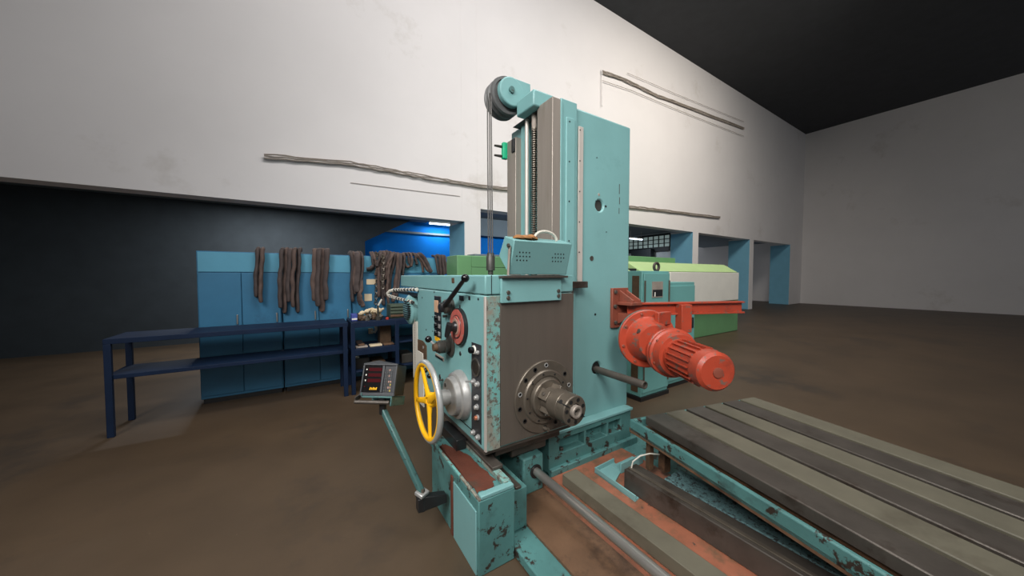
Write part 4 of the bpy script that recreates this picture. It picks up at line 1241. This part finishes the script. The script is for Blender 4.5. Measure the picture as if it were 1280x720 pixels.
for i, pix in enumerate(([(505, 318), (505, 328), (508, 334), (513, 333)], [(510, 318), (511, 327), (514, 332)], [(514, 317), (515, 326), (514, 334)], [(518, 317.5), (520, 326), (521, 331)], [(522, 318), (527, 325), (531, 332), (536, 340)], [(525, 318), (530, 322), (534, 330), (539, 341)], [(519, 318), (525, 323), (528, 333), (529, 341)], [(506, 320), (504, 333), (503, 345)])):
    sling(pix, 0.030, 'sling_dark' if i % 2 else 'sling', LC % ORD[i], 'slings draped beside the green cabinet', 0.06 + 0.03 * (i % 3))
LD = '%s sling from the left in the short straight bunch by the green cabinet'
for i, pix in enumerate(([(545, 321), (546.5, 332), (548, 343)], [(549, 320), (550, 332), (551, 344)], [(553, 320), (553.5, 332), (555, 344)], [(556, 321), (557, 332), (558, 343)])):
    sling(pix, 0.028, 'sling_dark', LD % ORD[i], 'short slings by the green cabinet', 0.05 + 0.02 * (i % 2))
LE = '%s brown lifting sling from the left on the leftmost cabinets in the dark bay'
for i, px in enumerate((322, 328, 352, 357, 362, 368, 374, 395, 399, 404, 409)):
    sling([(px, 312), (px - 1, 335), (px - 2.5, 355), (px - 1.5, 372 + (i * 7) % 22)], 0.036, 'sling' if i % 2 else 'sling_dark', LE % ORD[i], 'slings on the leftmost cabinets', 0.06 + 0.03 * (i % 3))


def chain(pix, y, label):
    b = B()
    pts = []
    p0 = onY(pix[0][0], pix[0][1], y)
    kn_ = [V((p0.x, YCAB + 0.25, zc + 0.012)), V((p0.x, YCAB + 0.0, zc + 0.05)), V((p0.x, y, zc - 0.02))]
    kn_ += [onY(a[0], a[1], y) for a in pix[1:]]
    for (P, Q) in zip(kn_, kn_[1:]):
        n = max(2, int((Q - P).length / 0.042))
        pts += [P.lerp(Q, i / n) for i in range(n)]
    for i in range(len(pts) - 1):
        m_ = (pts[i] + pts[i + 1]) / 2
        b.torus(m_, (1, 0.25, 0) if i % 2 else (0.3, 1, 0), 0.022, 0.0065, 10, 5)
    return b.build('chain', 'steel_dark', cat='chain', label=label)


chain([(471, 324), (471, 341), (470.5, 362), (469.5, 384)], YCAB - 0.05, 'steel chain hanging beside the cream labels')
chain([(479, 324), (479, 340), (478, 352), (479, 366)], YCAB - 0.21, 'steel chain hanging in front of the thick bunch of slings')

# dark blue bench
YBN = 4.68
bn = thing('workbench', (1.1, 4.9, 0), 'dark blue steel workbench with a middle shelf below the hanging slings', 'bench')
ztb_ = onY(441, 403, YBN).z
zms = onY(470, 434, YBN).z
xl0, xr1 = onY(439, 440, YBN).x, 1.78
B().box(xl0, xr1, YBN, YBN + 0.5, ztb_ - 0.012, ztb_).build('bench_top', 'navy', bn, bevel=0.003)
B().box(xl0, xr1, YBN, YBN + 0.04, ztb_ - 0.075, ztb_ - 0.012).build('front_rail', 'navy', bn, bevel=0.003)
B().box(xl0, onY(497, 440, YBN).x, YBN, YBN + 0.5, zms - 0.012, zms).build('shelf', 'navy', bn, bevel=0.003)
B().box(xl0, onY(497, 440, YBN).x, YBN, YBN + 0.04, zms - 0.085, zms - 0.012).build('shelf_rail', 'navy', bn, bevel=0.003)
B().box(onY(500, 440, YBN).x, xr1, YBN + 0.02, YBN + 0.5, zms + 0.02, zms + 0.035).build('shelf', 'navy', bn, bevel=0.003)
B().box(xl0, xr1, YBN + 0.02, YBN + 0.5, 0.28, 0.30).build('shelf', 'navy', bn, bevel=0.003)
for px in (439, 494.5):
    x = onY(px, 440, YBN).x
    for y in (YBN - 0.002, YBN + 0.46):
        B().box(x, x + 0.05, y, y + 0.045, 0, ztb_ - 0.012).build('leg', 'navy', bn, bevel=0.004)
for y in (YBN - 0.002, YBN + 0.46):
    B().box(xr1 - 0.05, xr1, y, y + 0.045, 0, ztb_ - 0.012).build('leg', 'navy', bn, bevel=0.004)
x = onY(489, 420, YBN + 0.4).x
bn2 = thing('workbench', (-0.6, 4.9, 0), 'dark blue steel workbench at the far left in the dark bay', 'bench')
B().box(-1.6, xl0 - 0.03, YBN, YBN + 0.5, ztb_ - 0.05, ztb_).build('bench_top', 'navy', bn2, bevel=0.003)
B().box(-1.6, xl0 - 0.03, YBN + 0.02, YBN + 0.5, zms - 0.04, zms).build('shelf', 'navy', bn2, bevel=0.003)
for x in (-1.6, xl0 - 0.09):
    for y in (YBN, YBN + 0.46):
        B().box(x, x + 0.05, y, y + 0.04, 0, ztb_ - 0.05).build('leg', 'navy', bn2, bevel=0.003)


def item(name, px0, py0, px1, py1, y, depth, m, label, cat, zbase, bevel=0.006):
    p, q = onY(px0, py0, y), onY(px1, py1, y)
    return B().box(p.x, q.x, y, y + depth, zbase, max(p.z, zbase + 0.02)).build(name, m, cat=cat, label=label, bevel=bevel)


zt2 = ztb_ + 0.001
pb = item('carton', 439.5, 393, 447, 403, YBN + 0.1, 0.14, 'box_blue', 'small blue and white printed carton at the left end of the bench top', 'box', zt2)
bb_ = B()
p, q = onY(439.8, 398, YBN + 0.1), onY(446.5, 399.6, YBN + 0.1)
bb_.box(p.x, q.x, YBN + 0.096, YBN + 0.1005, q.z, p.z).build('white_band', 'white', pb)
# crate with ribs
crx0, crx1 = onY(489, 390, YBN + 0.12).x, onY(519, 390, YBN + 0.12).x
crt = thing('parts_crate', ((crx0 + crx1) / 2, YBN + 0.25, zt2), 'olive green ribbed crate on the bench behind the fan motor', 'crate')
zcr = onY(500, 381, YBN + 0.12).z
B().box(crx0, crx1, YBN + 0.14, YBN + 0.42, zt2, zcr).build('crate_body', 'olive', crt, bevel=0.005)
for i in range(4):
    z = zt2 + (zcr - zt2) * (0.12 + i * 0.24)
    B().box(crx0 - 0.01, crx1 + 0.01, YBN + 0.12, YBN + 0.14, z, z + 0.028).build('crate_rib', 'olive' if i else 'rust_pan', crt, bevel=0.003)
# heap of fittings: each piece its own thing
rnd = random.Random(3)
spots = [(450, 396, 'brown'), (453, 391, 'cream'), (456, 397, 'brown'), (459, 389, 'cream'), (462, 395, 'gunmetal'), (465, 388, 'cream'), (468, 395, 'brown'), (471, 389, 'cream'), (475, 388, 'cream'), (459, 399, 'gunmetal'), (466, 400, 'brown'), (474, 397, 'gunmetal'), (453, 400, 'gunmetal')]
nth_ = {'cream': 0, 'brown': 0, 'gunmetal': 0}
spots.sort()
for (px, py, m) in spots:
    y = YBN + 0.10 + rnd.random() * 0.1
    P = onY(px, py, y)
    zlo = zt2
    r = 0.028 + rnd.random() * 0.012
    ax = V((rnd.uniform(-1, 1), rnd.uniform(-.4, .4), rnd.uniform(0.1, .8))).normalized()
    o = B().lathe(V((P.x, y, P.z)) - ax * 0.045, ax, [(0, r * 0.6), (0.02, r * 0.7), (0.022, r), (0.06, r), (0.065, r * 0.55), (0.10, r * 0.5), (0.10, 0)], 10)
    o.cyl((P.x, y + 0.03, zlo), (P.x, y + 0.03, P.z), r * 0.7, n=8)
    o.build('pipe_fitting', m, cat='fitting', label=ORD[nth_[m]] + {'cream': ' cream plastic', 'brown': ' brown oily metal', 'gunmetal': ' grey metal'}[m] + ' fitting from the left in the heap on the bench top', group={'cream': 'cream fittings on the bench', 'brown': 'brown fittings on the bench', 'gunmetal': 'grey fittings on the bench'}[m])
    nth_[m] += 1
item('toolbox', 455, 397, 478, 402, YBN + 0.26, 0.15, 'brown', 'low brown wooden box under the heap of fittings on the bench', 'box', zt2)
P = onY(472.5, 389, YBN + 0.07)
sg = thing('spray_gun', (P.x, YBN + 0.07, zt2), 'grey air gun standing upright on the bench right of the fittings', 'tool')
B().lathe((P.x, YBN + 0.07, zt2), (0, 0, 1), [(0, 0.035), (0.045, 0.035), (0.05, 0.015), (0.20, 0.013), (0.20, 0)], 14).build('gun_body', 'gunmetal', sg)
B().tube([(P.x, YBN + 0.07, zt2 + 0.19), (P.x + 0.05, YBN + 0.07, zt2 + 0.28)], 0.013, 8).build('nozzle', 'beige', sg)
P = onY(484, 399, YBN + 0.07)
B().lathe((P.x, YBN + 0.07, zt2), (0, 0, 1), [(0, 0.022), (0.022, 0.022), (0.03, 0.014), (0.03, 0)], 14).build('red_cap', mat('red_plastic', (170, 56, 44), 0.5), cat='cap', label='small red plastic cap on the bench beside the olive crate')
# things on the middle shelf
zs = zms + 0.001
p, q = onY(460.8, 411.2, YCAB - 0.06), onY(466.5, 417, YCAB - 0.06)
sb_ = B().box(p.x, q.x, YCAB - 0.06, YCAB - 0.017, q.z, p.z).build('socket_box', 'cream', c1, bevel=0.004, label='cream socket box')
p = onY(468.5, 410, YCAB - 0.07)
B().tube([p + V((0.01, 0, 0.05)), p + V((0.02, 0, -0.02)), p + V((0, -0.005, -0.06)), p + V((-0.05, 0, -0.05))], [0.018, 0.022, 0.02, 0.012], 8).build('white_plug', 'white', c1, label='white plug')
item('tool_bin', 475, 405, 489, 430, YBN + 0.22, 0.2, 'brown', 'tall brown oily tool bin at the right of the middle shelf', 'bin', zs)
for i, (a, c_, m) in enumerate(((445, 460, 'cable'), (463, 478, 'cream'), (480, 493, 'rust_pan'), (448, 456, 'rust_pan'))):
    item('metal_plate', a, 434.5, c_, 435, YBN + 0.05 + 0.03 * (i == 3), 0.12 + 0.2 * (i == 3), m, ['long grey plate at the left of the middle shelf', 'pale cream plate in the middle of the middle shelf', 'rusty plate at the right of the middle shelf', 'rusty plate lying behind the grey one on the middle shelf'][i], 'plate', zs + 0.025 * (i == 3), 0.003)
# lower shelf, floor under bench
zs = 0.301
item('toolbox', 441, 449, 462, 470, YBN + 0.1, 0.3, 'black', 'black toolbox at the left of the lowest bench shelf', 'box', zs)
item('toolbox', 466, 452, 482, 470, YBN + 0.1, 0.3, 'brown', 'brown toolbox in the middle of the lowest bench shelf', 'box', zs)
item('machine_vise', 502, 443, 516, 455, YBN + 0.1, 0.3, 'gunmetal', 'grey machine vise under the bench behind the perforated strip', 'vise', zs)
tbz = max(onY(441, 449, YBN + 0.1).z, 0.321) + 0.001
p, q = onY(440.5, 450, YBN + 0.12), onY(449, 450, YBN + 0.12)
B().box(p.x, q.x, YBN + 0.12, YBN + 0.2, tbz, tbz + 0.025).build('board_offcut', 'beige', cat='board', label='pale board offcut lying on the black toolbox on the lowest bench shelf', bevel=0.003)
